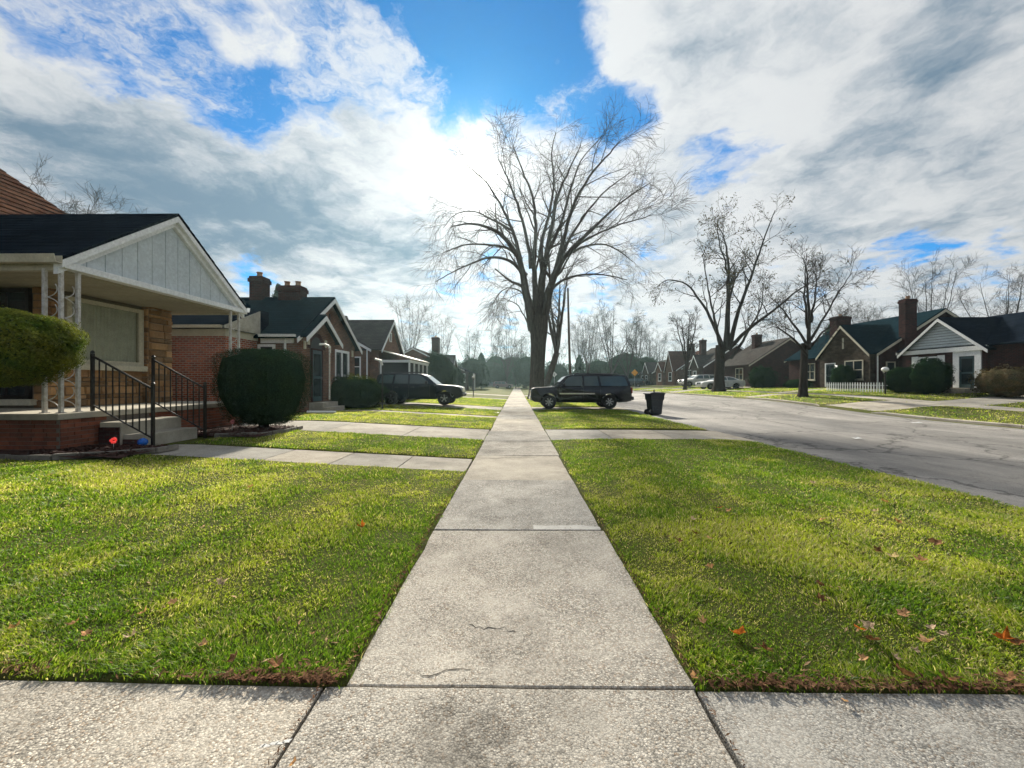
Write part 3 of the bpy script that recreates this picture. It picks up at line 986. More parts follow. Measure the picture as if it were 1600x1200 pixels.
LEAVES = [
    (347, 917, 'leaf_pale', 1.1, 'pale leaf on the left lawn, nearest the sidewalk slab'), (205, 1003, 'leaf_pale', 1.15, 'pale pinkish leaf on the left lawn near the driveway'),
    (135, 1000, 'leaf_tan', .9, None), (115, 985, 'leaf_tan', 1.0, None), (22, 992, 'leaf_tan', 1.0, 'tan leaf at the left edge of the view'),
    (270, 950, 'leaf_tan', .9, None), (225, 965, 'leaf_tan', .8, None), (565, 828, 'leaf_orange', 1.3, 'orange leaf on the left lawn beside the sidewalk'), (392, 778, 'leaf_tan', 1.4, None),
    (318, 1015, 'leaf_tan', .9, None), (365, 1035, 'leaf_brown', 1.0, None), (432, 1042, 'leaf_brown', 1.2, 'brown leaf in the corner of the left lawn'), (488, 995, 'leaf_tan', .5, None),
    (318, 838, 'leaf_pale', .9, None), (80, 775, 'leaf_tan', 1.2, None),
    (1155, 994, 'leaf_orange', 1.5, 'bright orange curled leaf on the right lawn near the sidewalk'), (1197, 1018, 'leaf_brown', 1.3, 'brown leaf just right of the bright orange one'),
    (1345, 988, 'leaf_orange', 1.3, 'rusty leaf in the cluster on the right lawn'), (1362, 1004, 'leaf_brown', 1.4, 'brown leaf lowest in the rusty cluster on the right lawn'),
    (1358, 984, 'leaf_pale', 1.1, 'pale upturned leaf in the rusty cluster'), (1414, 966, 'leaf_tan', 1.3, 'tan leaf standing upright on the right lawn'),
    (1455, 986, 'leaf_pale', .8, None), (1450, 1008, 'leaf_tan', 1.4, 'wide tan leaf on dark grass at the right'), (1475, 996, 'leaf_pale', .9, None), (1430, 1020, 'leaf_pale', .7, None),
    (1568, 1003, 'leaf_orange', 1.3, 'orange leaf at the right edge of the view'), (1592, 1010, 'leaf_brown', 1.1, None), (1350, 1032, 'leaf_tan', .8, None), (1398, 1030, 'leaf_pale', .7, None),
    (1412, 1056, 'leaf_brown', 1.4, None), (1480, 1062, 'leaf_brown', 1.2, None), (1575, 1060, 'leaf_brown', 1.2, None), (1125, 800, 'leaf_orange', 1.3, None), (1140, 805, 'leaf_tan', 1.2, None),
    (1083, 816, 'leaf_pale', 1.1, None), (1382, 790, 'leaf_tan', 1.5, None), (1368, 806, 'leaf_pale', 1.4, None), (1402, 823, 'leaf_tan', 1.4, None), (1460, 857, 'leaf_brown', 1.6, None),
    (1396, 880, 'leaf_pale', 1.4, None), (1440, 886, 'leaf_tan', 1.5, None), (1280, 922, 'leaf_brown', 1.2, None), (1282, 942, 'leaf_brown', 1.0, None), (1060, 848, 'leaf_brown', 1.2, None),
    (1108, 846, 'leaf_tan', .9, None), (1110, 890, 'leaf_tan', 1.0, None), (1270, 760, 'leaf_pale', 1.3, None), (1285, 820, 'leaf_tan', 1.2, None), (1085, 838, 'leaf_brown', 1.2, None),
    (1097, 972, 'leaf_tan', .8, None), (1125, 925, 'leaf_pale', .4, None), (1165, 722, 'leaf_brown', 1.6, None), (1370, 868, 'leaf_brown', 1.2, None), (1320, 1092, 'leaf_tan', .6, 'small tan leaf on the driveway slab at the right'),
    (458, 1192, 'leaf_tan', .6, 'tiny tan leaf on the joint at the bottom left'), (1085, 1060, 'leaf_tan', .7, None)]
ORD = ['leftmost', 'second from the left', 'third from the left', 'fourth from the left', 'fifth from the left', 'sixth from the left', 'seventh from the left', 'eighth from the left', 'ninth from the left', 'tenth from the left', 'eleventh from the left', 'twelfth from the left']
def leaf_key(L): return (L[2], gpt(L[0], L[1])[0] < 0)
rank = {}
for L in sorted([L for L in LEAVES if not L[4]], key=lambda L: L[0]):
    rank[L] = sum(1 for q in rank if leaf_key(q) == leaf_key(L))
for k, (px, py, mt, sc, lab) in enumerate(LEAVES):
    x, y = gpt(px, py)
    z = max(h(x, y), .0) + (.024 if not (y < 1.88 or SW0 < x < SW1) else .004)
    me = LM[mt][k % 3]
    side = 'left' if x < 0 else 'right'
    ob = link('fallen_leaf', me, None, at=(x, y, z), fix=False,
              label=lab or '%s of the smaller %s leaves on the %s lawn' % (ORD[min(11, rank[LEAVES[k]])], {'leaf_tan': 'tan', 'leaf_orange': 'orange', 'leaf_brown': 'dark brown', 'leaf_pale': 'pale'}[mt], side), cat='leaf', group='fallen leaves on the lawns')
    ob.rotation_euler = (random.uniform(-.6, .6), random.uniform(-.5, .5), random.uniform(0, 6.28))
    ob.scale = (sc * .78,) * 3
# ================================================================== BUILDING HELPERS
def pbox(m, plane, c, n, u0, u1, z0, z1, d0, d1):
    """box on a wall: plane 'x' or 'y' at coordinate c, outward sign n, depth d0..d1 in front of the wall"""
    a, b = sorted((c + n * d0, c + n * d1))
    if plane == 'x': m.box(a, b, u0, u1, z0, z1)
    else: m.box(u0, u1, a, b, z0, z1)

def window(root, plane, c, n, u0, u1, z0, z1, frame='white_paint', fw=.07, mull=(), rails=(.5,), pane='window_glass', sill=True, curtain=None, label=None, dep=.05):
    m = MB()
    pbox(m, plane, c, n, u0, u1, z1 - fw, z1, .002, dep)
    pbox(m, plane, c, n, u0, u1, z0, z0 + fw, .002, dep)
    pbox(m, plane, c, n, u0, u0 + fw, z0 + fw, z1 - fw, .002, dep)
    pbox(m, plane, c, n, u1 - fw, u1, z0 + fw, z1 - fw, .002, dep)
    w = m.build('window', frame, root, label=label)
    for t in rails:
        q = MB(); zc = z0 + (z1 - z0) * t
        pbox(q, plane, c, n, u0 + fw, u1 - fw, zc - fw * .3, zc + fw * .3, .006, dep - .008)
        q.build('sash_bar', frame, w)
    for t in mull:
        q = MB(); uc = u0 + (u1 - u0) * t
        pbox(q, plane, c, n, uc - fw * .35, uc + fw * .35, z0 + fw, z1 - fw, .006, dep - .005)
        q.build('mullion', frame, w)
    p = MB(); pbox(p, plane, c, n, u0 + fw * .8, u1 - fw * .8, z0 + fw * .8, z1 - fw * .8, .006, .018)
    p.build('pane', pane, w)
    if sill:
        q = MB(); pbox(q, plane, c, n, u0 - .04, u1 + .04, z0 - .07, z0 - .002, .002, dep + .05)
        q.build('sill', frame, w)
    return w

def door(root, plane, c, n, u0, u1, z0, z1, leaf='door_teal', frame='white_paint', fw=.09, glassy=True):
    m = MB()
    pbox(m, plane, c, n, u0 - fw, u1 + fw, z1, z1 + fw, .002, .06)
    pbox(m, plane, c, n, u0 - fw, u0, z0, z1, .002, .06)
    pbox(m, plane, c, n, u1, u1 + fw, z0, z1, .002, .06)
    m.build('door_frame', frame, root)
    m = MB(); pbox(m, plane, c, n, u0 + .004, u1 - .004, z0, z1 - .004, .004, .03)
    d = m.build('door', leaf, root)
    if glassy:
        m = MB(); zm = z0 + (z1 - z0) * .47
        pbox(m, plane, c, n, u0 + .12, u1 - .12, zm + .06, z1 - .16, .028, .036)
        pbox(m, plane, c, n, u0 + .12, u1 - .12, z0 + .2, zm - .06, .028, .036)
        m.build('pane', 'window_glass', d)
    m = MB(); pbox(m, plane, c, n, u1 - .1, u1 - .06, z0 + .95, z0 + 1.07, .03, .075)
    m.build('handle', 'alloy', d)
    return d

def gable_roof(root, axis, a0, a1, c, half, ze, zr, mat, ov=.3, th=.09, rake='white_paint', name='roof', ends=(True, True), gut=True):
    """two-slope roof, ridge along axis ('x'/'y') from a0 to a1, centred on c in the other axis"""
    sl_ = (zr - ze) / half
    e = half + ov; zE = ze - ov * sl_
    m = MB()
    prof = [(c - e, zE), (c - e, zE + th), (c, zr + th * 1.25), (c + e, zE + th), (c + e, zE), (c, zr + .012)]
    lo, hi = min(a0, a1), max(a0, a1)
    prof2 = [(p, q + .012) for p, q in prof]
    m.prism(prof2, axis, lo, hi)
    rf = m.build(name, mat, root)
    # rake boards at open ends
    for k, (a, s) in enumerate(((lo, -1), (hi, 1))):
        if not ends[k] or not rake: continue
        for sg in (-1, 1):
            q = MB()
            q.prism([(c, zr + .02), (c + sg * e, zE + .02), (c + sg * e, zE - .16), (c, zr - .17)], axis, a - .045 if s < 0 else a + .003, a - .003 if s < 0 else a + .045)
            q.build('rake_board', rake, rf)
    return rf

def gable_wall(axis, a0, a1, c, half, z0, ze, zr):
    m = MB()
    m.prism([(c - half, z0), (c + half, z0), (c + half, ze), (c, zr), (c - half, ze)], axis, min(a0, a1), max(a0, a1))
    return m

def gutter(root, axis, a0, a1, c, z, mat='white_paint', n=1, w=.11, hh=.10):
    m = MB()
    pr = [(c, z - hh), (c + n * w * .75, z - hh), (c + n * w, z), (c + n * (w - .012), z), (c + n * w * .7, z - hh + .012), (c + n * .012, z - hh + .012), (c + n * .012, z), (c, z)]
    m.prism(pr, axis, a0, a1)
    return m.build('gutter', mat, root)

def chimney(root, cx, cy, wx, wy, z0, z1, mat='brick_dark_wall', pots=1):
    m = MB()
    m.box(cx - wx / 2, cx + wx / 2, cy - wy / 2, cy + wy / 2, z0, z1 - .28)
    e = .05
    m.box(cx - wx / 2 - e, cx + wx / 2 + e, cy - wy / 2 - e, cy + wy / 2 + e, z1 - .277, z1 - .1)
    m.box(cx - wx / 2 - .01, cx + wx / 2 + .01, cy - wy / 2 - .01, cy + wy / 2 + .01, z1 - .098, z1)
    ch = m.build('chimney', mat, root)
    for k in range(pots):
        px = cx + (k - (pots - 1) / 2) * wx * .5
        q = MB(); q.lathe([(0, z1 - .02), (.13, z1 - .02), (.11, z1 + .18), (.135, z1 + .20), (.135, z1 + .25), (.09, z1 + .25), (.09, z1 + .1)], (px, cy, 0), 10)
        q.build('chimney_pot', 'clay_pot', ch)
    return ch

def pipe(root, pts, r=.035, mat='white_paint', name='downspout', n=6):
    m = MB(); m.tube(pts, r, n)
    return m.build(name, mat, root)

# ================================================================== HOUSE WITH THE WHITE GABLED PORCH (left foreground)
h1 = thing('house', 'house with white board gable porch and tan stone front, nearest on the left', 'house', (-9.5, 8.7, .3))
FX = -7.85
m = MB(); m.box(-13.3, FX - .008, 6.508, 10.9, .0, .86)
pb = m.build('porch_base', 'brick_mortar', h1)
bl, bh, mo = .203, .062, .011
mb = MB(); mb.box(0, .012, 0, bl, 0, bh); me_fx = mb.mesh('brick'); me_fx.materials.append(MATS['red_brick'])
mb = MB(); mb.box(0, bl, -.012, 0, 0, bh); me_sy = mb.mesh('brick'); me_sy.materials.append(MATS['red_brick'])
mb = MB(); mb.box(0, .012, 0, bl * .48, 0, bh); me_fh = mb.mesh('brick'); me_fh.materials.append(MATS['red_brick'])
rows = int((.86 - .2) / (bh + mo))
for k in range(rows + 1):
    z = .86 - (k + 1) * (bh + mo) + .003
    off = 0 if k % 2 else bl / 2 + mo / 2
    y = 6.51
    if off:
        link('brick', me_fh, None, pb, (FX - .008, y, z), fix=False); y += bl * .48 + mo
    while y < 10.7:
        if not (7.15 < y < 8.1):
            link('brick', me_fx, None, pb, (FX - .008 + random.uniform(-.003, .003), y, z + random.uniform(-.002, .002)), fix=False)
        y += bl + mo
    x = FX - .02 - bl - (off * .5 if off else 0)
    while x > -9.9:
        link('brick', me_sy, None, pb, (x, 6.508 + random.uniform(-.002, .003), z), fix=False)
        x -= bl + mo
m = MB(); m.box(-13.3, FX + .06, 6.42, 10.97, .862, .97)
m.build('porch_slab', 'porch_concrete', h1, bevel=.012)
# wing behind the porch
WX, WY0, WY1 = -9.8, 7.9, 10.58
m = MB(); m.box(-13.3, WX, WY0, WY1, .5, 3.56)
wall1 = m.build('wall', 'stone_mortar', h1)
m = MB(); m.box(WX + .001, -9.62, 9.92, WY1 - .002, .97, 3.5)
pier = m.build('pier', 'stone_mortar', h1)

stone_lib = {}
def stone(parent, plane, c, n, u0, u1, z0, z1):
    key = (plane, round((u1 - u0) / .04), round((z1 - z0) / .012))
    a, b = u1 - u0 - .012, z1 - z0 - .010
    m = MB(); e = .012; t = random.uniform(.022, .05)
    ju = lambda: random.uniform(-.006, .006)
    bot = [(0, 0), (a, 0), (a, b), (0, b)]
    top = [(e + ju(), e + ju() * .4), (a - e + ju(), e + ju() * .4), (a - e + ju(), b - e), (e + ju(), b - e + ju() * .4)]
    P = lambda p, d: (n * d, p[0], p[1]) if plane == 'x' else (p[0], n * d, p[1])
    m.v = [P(p, 0) for p in bot] + [P(p, t * random.uniform(.8, 1.2)) for p in top]
    m.f = [(4, 5, 6, 7)] + [(k, (k + 1) % 4, 4 + (k + 1) % 4, 4 + k) for k in range(4)]
    me = m.mesh('stone'); me.materials.append(MATS['stone_tan'])
    at = (c, u0 + .006, z0 + .005) if plane == 'x' else (u0 + .006, c, z0 + .005)
    link('stone', me, None, parent, at)

def stone_field(parent, plane, c, n, u0, u1, z0, z1, hmin=.08, hmax=.20, lmin=.22, lmax=.75):
    z = z0
    while z < z1 - .03:
        hh = min(random.uniform(hmin, hmax), z1 - z)
        if z1 - z - hh < .05: hh = z1 - z
        u = u0
        while u < u1 - .02:
            L = random.uniform(lmin, lmax)
            if u1 - u - L < .12: L = u1 - u
            stone(parent, plane, c, n, u, u + L, z, z + hh)
            u += L
        z += hh
stone_field(wall1, 'x', WX, 1, WY0, 9.92, .97, 1.88)
stone_field(wall1, 'x', WX, 1, WY0, 8.14, 1.88, 3.5)
stone_field(pier, 'x', -9.62, 1, 9.92, WY1, .97, 3.5, lmax=.5)
stone_field(pier, 'y', 9.92, -1, WX, -9.62, .97, 3.5, lmin=.2, lmax=.3)
stone_field(wall1, 'y', WY0, -1, -10.08, WX, .97, 3.5, lmin=.15, lmax=.28)
# picture window with drawn curtain
wy0, wy1, wz0, wz1 = 8.16, 9.86, 1.93, 3.38
m = MB()
for (a, b, c, d) in ((wy0, wy1, wz1 - .09, wz1), (wy0, wy1, wz0, wz0 + .09), (wy0, wy0 + .09, wz0 + .09, wz1 - .09), (wy1 - .12, wy1, wz0 + .09, wz1 - .09)):
    m.box(WX + .002, WX + .11, a, b, c, d)
pw = m.build('window', 'cream_paint', h1, label='large picture window with drawn pale curtain')
m = MB(); m.box(WX + .06, WX + .066, wy0 + .085, wy1 - .115, wz0 + .085, wz1 - .085); m.build('pane', 'picture_glass', pw)
m = MB()
nc = 90
for k in range(nc):
    ya = wy0 + .09 + (wy1 - wy0 - .21) * k / nc; yb = wy0 + .09 + (wy1 - wy0 - .21) * (k + 1) / nc
    f = lambda t: WX + .022 + .014 * math.sin(t * 78) + .005 * math.sin(t * 31 + 1)
    m.poly([(f(ya), ya, wz0 + .09), (f(yb), yb, wz0 + .09), (f(yb), yb, wz1 - .09), (f(ya), ya, wz1 - .09)])
m.build('curtain', 'curtain', pw, fix=False)
m = MB(); m.box(WX + .002, WX + .17, wy0 - .1, wy1 + .05, wz0 - .14, wz0 - .002); m.build('sill', 'cream_paint', pw, bevel=.01)
# dark side window facing the camera
sw = MB(); a, b = -12.6, -10.12
for (p, q, c, d) in ((a, b, 3.38, 3.46), (a, b, 1.16, 1.24), (b - .08, b, 1.24, 3.38), (a, a + .08, 1.24, 3.38)):
    sw.box(p, q, WY0 - .07, WY0 - .002, c, d)
sw = sw.build('window', 'black_iron', h1, label='tall dark side window under the porch roof')
m = MB(); m.box(a + .07, b - .07, WY0 - .03, WY0 - .02, 1.23, 3.39); m.build('pane', 'window_glass', sw)
for t in (.2, .4, .6, .8):
    m = MB(); u = a + (b - a) * t; m.box(u - .02, u + .02, WY0 - .055, WY0 - .032, 1.24, 3.38); m.build('mullion', 'black_iron', sw)
m = MB(); m.box(a - .1, b + .12, WY0 - .14, WY0 - .002, 1.03, 1.155); m.build('sill', 'cream_paint', sw, bevel=.01)
# porch roof
E0, E1, RY_, EZ, RZ_ = 6.6, 11.0, 8.8, 3.60, 5.30
sl_ = (RZ_ - EZ) / (RY_ - E0)
m = MB()
m.prism([(E0 - .06, EZ - .0), (E0 - .06, EZ + .07), (RY_, RZ_ + .12), (E1 + .06, EZ + .07), (E1 + .06, EZ), (RY_, RZ_ + .03)], 'x', -13.5, FX + .0)
roof1 = m.build('roof', 'shingle_charcoal', h1, label='charcoal shingle porch roof')
# shingle courses on the slope towards the camera: real overlapping strips
nco = 15
for side in (-1, 1):
    for k in range(nco):
        t0, t1 = k / nco, (k + 1) / nco + .012
        if side < 0: ya, yb = E0 - .07 + (RY_ - E0 + .07) * t0, E0 - .07 + (RY_ - E0 + .07) * min(t1, 1)
        else: ya, yb = E1 + .07 - (E1 + .07 - RY_) * t0, E1 + .07 - (E1 + .07 - RY_) * min(t1, 1)
        za, zb = EZ + .082 + (RZ_ + .048 - EZ) * t0, EZ + .072 + (RZ_ + .048 - EZ) * min(t1, 1)
        m = MB()
        m.prism([(ya, za - .016), (ya, za + .004), (yb, zb + .002), (yb, zb - .012)], 'x', -13.45 + (k % 2) * .03, FX + .02 + random.uniform(-.005, .005))
        m.build('shingle_course', 'shingle_charcoal', roof1)
# gable boards
gz0 = EZ + .02
nb = 13
edges = np.linspace(E0 + .12, E1 - .12, nb + 1)
def top(y): return RZ_ - .05 - abs(y - RY_) * sl_ - .10
gw = MB(); gw.prism([(E0 + .1, gz0 - .02), (E1 - .1, gz0 - .02), (RY_, RZ_ - .09)], 'x', -8.06, -8.022)
gw = gw.build('gable', 'dark_backing', h1)
for k in range(nb):
    a, b = edges[k] + .006, edges[k + 1] - .006
    pts = [(a, gz0), (b, gz0)]
    if a < RY_ < b: pts += [(b, max(gz0 + .01, top(b))), (RY_, top(RY_)), (a, max(gz0 + .01, top(a)))]
    else: pts += [(b, max(gz0 + .01, top(b))), (a, max(gz0 + .01, top(a)))]
    m = MB(); m.prism(pts, 'x', -8.02, -7.995 + random.uniform(0, .004))
    m.build('board', 'gable_paint', gw)
for sg, ye in ((-1, E0 - .07), (1, E1 + .07)):
    for (o0, o1, xo, nm) in ((.0, -.13, -7.84, 'rake_board'), (-.132, -.24, -7.92, 'rake_trim')):
        m = MB()
        zE = EZ + .04
        m.prism([(RY_, RZ_ + .05 + o0), (ye, zE + o0 - .02), (ye, zE + o1 - .02), (RY_, RZ_ + .05 + o1)], 'x', -8.0, xo)
        m.build(nm, 'white_paint', h1)
m = MB(); m.box(-8.05, -7.86, E0 - .02, E1 + .02, EZ - .10, EZ + .018); m.build('fascia', 'white_paint', h1, label='white fascia board under the gable', bevel=.006)
m = MB(); m.box(-13.3, -8.06, E0, E0 + .10, EZ - .14, EZ - .005); m.build('frieze_board', 'cream_paint', h1)
m = MB(); m.box(-13.3, -8.06, E1 - .10, E1, EZ - .14, EZ - .005); m.build('frieze_board', 'cream_paint', h1)
gutter(h1, 'x', -13.4, -7.84, E0 - .07, EZ + .09, 'cream_paint', -1, .13, .13)
gutter(h1, 'x', -13.4, -7.84, E1 + .07, EZ + .09, 'white_paint', 1, .13, .13)
nbd = 24
ed = np.linspace(E0 + .102, E1 - .102, nbd + 1)
for k in range(nbd):
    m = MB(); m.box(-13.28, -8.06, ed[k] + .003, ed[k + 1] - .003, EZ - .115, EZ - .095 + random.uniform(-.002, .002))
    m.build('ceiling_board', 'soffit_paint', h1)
m = MB(); m.box(-13.28, -8.06, E0 + .11, E1 - .11, EZ - .09, EZ - .08); m.build('ceiling_backing', 'dark_backing', h1)
# wrought iron posts with scrolls
def iron_post(spots, label):
    po = MB()
    for (x, y) in spots: po.box(x - .026, x + .026, y - .026, y + .026, .972, EZ - .11)
    o = po.build('porch_post', 'white_iron', h1, label=label, bevel=.004)
    for (x, y) in spots:
        q = MB(); q.box(x - .045, x + .045, y - .045, y + .045, .9705, .985); q.build('foot_plate', 'white_iron', o)
    for a, b in zip(spots[:-1], spots[1:]):
        a, b = Vector((a[0], a[1], 0)), Vector((b[0], b[1], 0))
        z = 1.05
        while z < EZ - .45:
            pts = []
            for t in np.linspace(0, 1, 14):
                ang = t * 2 * math.pi * 1.15
                rr = .5 + .36 * math.cos(ang) * (1 - .3 * t)
                p = a.lerp(b, min(.93, max(.07, rr)))
                pts.append((p.x, p.y, z + t * .34 + .04 * math.sin(ang)))
            q = MB(); q.tube(pts, .008, 5); q.build('scroll', 'white_iron', o)
            z += .36
iron_post([(-8.24, 6.60), (-7.95, 6.60), (-7.95, 6.86)], 'white wrought iron corner post at the near porch corner')
iron_post([(-7.95, 10.56), (-7.95, 10.88)], 'white wrought iron post with scrolls at the far porch corner')
# taller main block with brown roof behind
m = MB(); m.box(-24, -13.31, 1.2, 12.7, 0, 5.1); m.build('main_block', 'brick_brown_wall', h1)
m = MB()
hz, ap = 5.55, 11.4
c0, c1, c2, c3 = (-12.95, 13.05, hz), (-24.4, 13.05, hz), (-24.4, .85, hz), (-12.95, .85, hz)
r0, r1 = (-18.6, 7.35, ap), (-18.6, 6.55, ap)
m.v = [c0, c1, c2, c3, r0, r1]; m.f = [(0, 1, 4), (1, 2, 5, 4), (2, 3, 5), (3, 0, 4, 5), (0, 3, 2, 1)]
mr = m.build('main_roof', 'shingle_brown', h1, label='brown hipped shingle roof behind the porch')
for k in range(34):
    t0, t1 = k / 34, (k + 1.1) / 34
    q = MB(); vv = []
    for t_, lift in ((t0, .05), (min(t1, 1), .022)):
        x = -12.95 + (-18.6 + 12.95) * t_; z = hz + (ap - hz) * t_
        for yv in (.85 + (6.55 - .85) * t_, 13.05 + (7.35 - 13.05) * t_): vv.append((x + lift * .72, yv, z + lift * .7))
    x0_, z0_ = vv[0][0] - .03, vv[0][2] - .03
    q.v = vv + [(x0_, vv[0][1], z0_), (x0_, vv[1][1], z0_)]
    q.f = [(0, 1, 3, 2), (0, 1, 5, 4)]
    q.build('shingle_course', 'shingle_brown', mr)

# ------------------------------------------------------------------ steps, handrails, bed
st = thing('porch_steps', 'concrete front steps up to the stone porch', 'steps', (-7.3, 7.7, .28))
for k, (x0, x1, z1) in enumerate(((-7.78, -7.36, .76), (-7.36, -6.98, .53))):
    m = MB(); m.box(x0 + (.002 if k else 0), x1, 7.06 + k * .03, 8.34 - k * .03, .1, z1)
    m.build('step', 'porch_concrete', st, bevel=.015)
    m = MB(); m.box(x0 + .02, x1 - .03, 7.03 + k * .03, 7.055 + k * .03, .1, z1 - .09); m.build('cheek', 'brick_dark_wall', st)
for (Y, lab) in ((7.10, 'near black iron handrail of the porch steps'), (8.30, 'far black iron handrail of the porch steps')):
    hr = thing('handrail', lab, 'handrail', (-7.4, Y, .28), group='handrails of the porch steps')
    m = MB(); m.box(-7.975, -7.93, Y - .022, Y + .022, .972, 2.05); m.build('post', 'black_iron', hr)
    m = MB(); m.lathe([(0, 2.05), (.03, 2.055), (.034, 2.075), (.02, 2.10), (0, 2.11)], (-7.952, Y, 0), 8); m.build('post_cap', 'black_iron', hr)
    m = MB(); m.box(-6.83, -6.785, Y - .022, Y + .022, .23, 1.46); m.build('post', 'black_iron', hr)
    m = MB(); m.lathe([(0, 1.46), (.03, 1.465), (.034, 1.485), (.02, 1.51), (0, 1.52)], (-6.807, Y, 0), 8); m.build('post_cap', 'black_iron', hr)
    m = MB(); m.tube([(-7.95, Y, 2.0), (-6.81, Y, 1.38)], .02, 6); m.build('top_rail', 'black_iron', hr)
    m = MB(); m.tube([(-7.95, Y, 1.08), (-6.81, Y, .46)], .015, 6); m.build('bottom_rail', 'black_iron', hr)
    for k in range(8):
        t = (k + 1) / 9
        x = -7.95 + 1.14 * t
        m = MB(); m.box(x - .008, x + .008, Y - .008, Y + .008, 1.08 - .62 * t, 2.0 - .62 * t)
        m.build('baluster', 'black_iron', hr)

bed = thing('flower_bed', 'mulched bed with low edging along the porch front', 'flower bed', (-7, 7, .3))
for (x0, x1, y0, y1) in ((-9.0, -6.27, 5.95, 7.02), (-7.84, -5.8, 8.42, 10.35)):
    m = MB(); n = 12
    for i in range(n):
        for j in range(n):
            pass
    xs2 = np.linspace(x0, x1, 14); ys2 = np.linspace(y0, y1, 12)
    XX, YY = np.meshgrid(xs2, ys2)
    ZZ = H(XX, YY) + .03 + NR.normal(0, .012, XX.shape)
    ii = np.arange(XX.size).reshape(XX.shape)
    qq = np.stack([ii[:-1, :-1], ii[:-1, 1:], ii[1:, 1:], ii[1:, :-1]], -1).reshape(-1, 4)
    link('soil', mesh_tris('soil', np.stack([XX.ravel(), YY.ravel(), ZZ.ravel()], -1), np.concatenate([qq[:, [0, 1, 2]], qq[:, [0, 2, 3]]])), 'mulch', bed, fix=False)
sp = []
r_ = random.Random(8)
V, Fc = [], []
for k in range(2600):
    if k % 2: x, y = r_.uniform(-8.2, -6.3), r_.uniform(6.0, 7.0)
    else: x, y = r_.uniform(-7.8, -5.85), r_.uniform(8.45, 10.3)
    z = h(x, y) + .035 + r_.uniform(0, .03); L = r_.uniform(.02, .06); a = r_.uniform(0, 6.28); w = r_.uniform(.008, .02)
    c, s = math.cos(a), math.sin(a); i = len(V); t = r_.uniform(-.4, .4)
    V += [(x - c * L, y - s * L, z - t * L), (x + s * w, y - c * w, z + .004), (x + c * L, y + s * L, z + t * L), (x - s * w, y + c * w, z + .012)]
    Fc += [(i, i + 1, i + 2), (i, i + 2, i + 3)]
link('mulch_chips', mesh_tris('mulch_chips', np.array(V), np.array(Fc)), 'mulch', bed, kind='stuff', fix=False)
m_ = random.Random(3)
def edging(path):
    for a, b in zip(path[:-1], path[1:]):
        a, b = Vector(a), Vector(b); L = (b - a).length; n = max(1, int(L / .3))
        for k in range(n):
            p = a.lerp(b, (k + .5) / n); ang = math.atan2(b.y - a.y, b.x - a.x)
            q = MB(); l = L / n / 2 - .008
            q.box(-l, l, -.035, .035, -.04, .05 + m_.uniform(-.01, .01))
            o = q.build('edging_stone', 'edging_stone', bed, bevel=.008)
            o.location = Vector((p.x, p.y, h(p.x, p.y) + .02)) - Vector(bed['_w']); o.rotation_euler = (0, 0, ang + m_.uniform(-.05, .05))
edging([(-9.0, 5.93), (-7.3, 5.95), (-6.75, 6.2), (-6.28, 6.6), (-6.25, 7.0)])
edging([(-6.7, 8.42), (-5.95, 8.75), (-5.75, 9.4), (-5.8, 10.3)])

def ornament(x, y, z, mat, label, kind):
    g = thing('garden_stake', label, 'garden ornament', (x, y, h(x, y)))
    m = MB(); m.tube([(x, y, h(x, y) - .02), (x, y, z)], .005, 5); m.build('stake', 'white_iron', g)
    m = MB()
    if kind == 'flower':
        for k in range(5):
            a = math.pi * (.1 + .8 * k / 4)
            m.lathe([(0, -.026), (.014, -.015), (.018, 0), (.013, .018), (0, .03)], (x + .012 * math.sin(k), y + .042 * math.cos(a), z + .015 + .042 * math.sin(a)), 7)
        m.lathe([(0, -.03), (.03, -.022), (.038, 0), (.026, .018), (0, .02)], (x, y, z), 10)
    else:
        m.lathe([(0, -.075), (.05, -.06), (.078, -.02), (.072, .03), (.04, .062), (0, .075)], (x, y, z + .03), 14)
    m.build('head', mat, g, smooth=True)
ornament(-7.15, 6.72, .45, 'ornament_red', 'glowing red flower shaped stake light before the steps', 'flower')
ornament(-6.88, 6.98, .38, 'ornament_blue', 'small blue garden ball before the steps', 'ball')
ornament(-6.95, 9.30, .52, 'ornament_pink', 'small pink stake ornament in the bed beyond the steps', 'flower')

# ================================================================== BRICK HOUSE WITH TWO CHIMNEYS
h2 = thing('house', 'brown brick house with twin front gables, dark green roof and two chimneys', 'house', (-11, 17, .3))
gable_wall('x', -9.0, -19, 18.3, 2.9, .1, 3.45, 5.5).build('wall', 'brick_brown_wall', h2)
gable_roof(h2, 'x', -8.72, -19.3, 18.3, 2.9, 3.45, 5.5, 'shingle_green', .28, .08, 'white_paint', 'roof', (False, True))
gable_wall('x', -8.7, -9.5, 16.85, 1.42, .1, 3.42, 4.42).build('entry_wall', 'brick_brown_wall', h2)
gable_roof(h2, 'x', -8.42, -10.5, 16.85, 1.42, 3.42, 4.42, 'shingle_green', .16, .07, 'white_paint', 'entry_roof', (False, True))
m = MB(); m.box(-19, -10.5, 13.7, 15.42, .1, 3.42); m.build('side_wing', 'brick_red_wall', h2, label='red brick side wing facing the driveway')
m = MB(); m.box(-19, -10.46, 13.66, 15.4, 3.18, 3.44); m.build('frieze_board', 'cream_paint', h2)
m = MB(); m.prism([(13.35, 3.44), (13.35, 3.54), (15.35, 4.42), (15.9, 4.42), (15.9, 3.44)], 'x', -19.1, -10.35); m.build('wing_roof', 'shingle_charcoal', h2)
m = MB(); m.prism([(13.42, 3.442), (15.3, 3.442), (15.3, 4.36), (13.42, 3.53)], 'x', -10.348, -10.30); m.build('rake_board', 'roof_flash', h2)
gutter(h2, 'x', -19, -10.33, 13.35, 3.53, 'cream_paint', -1)
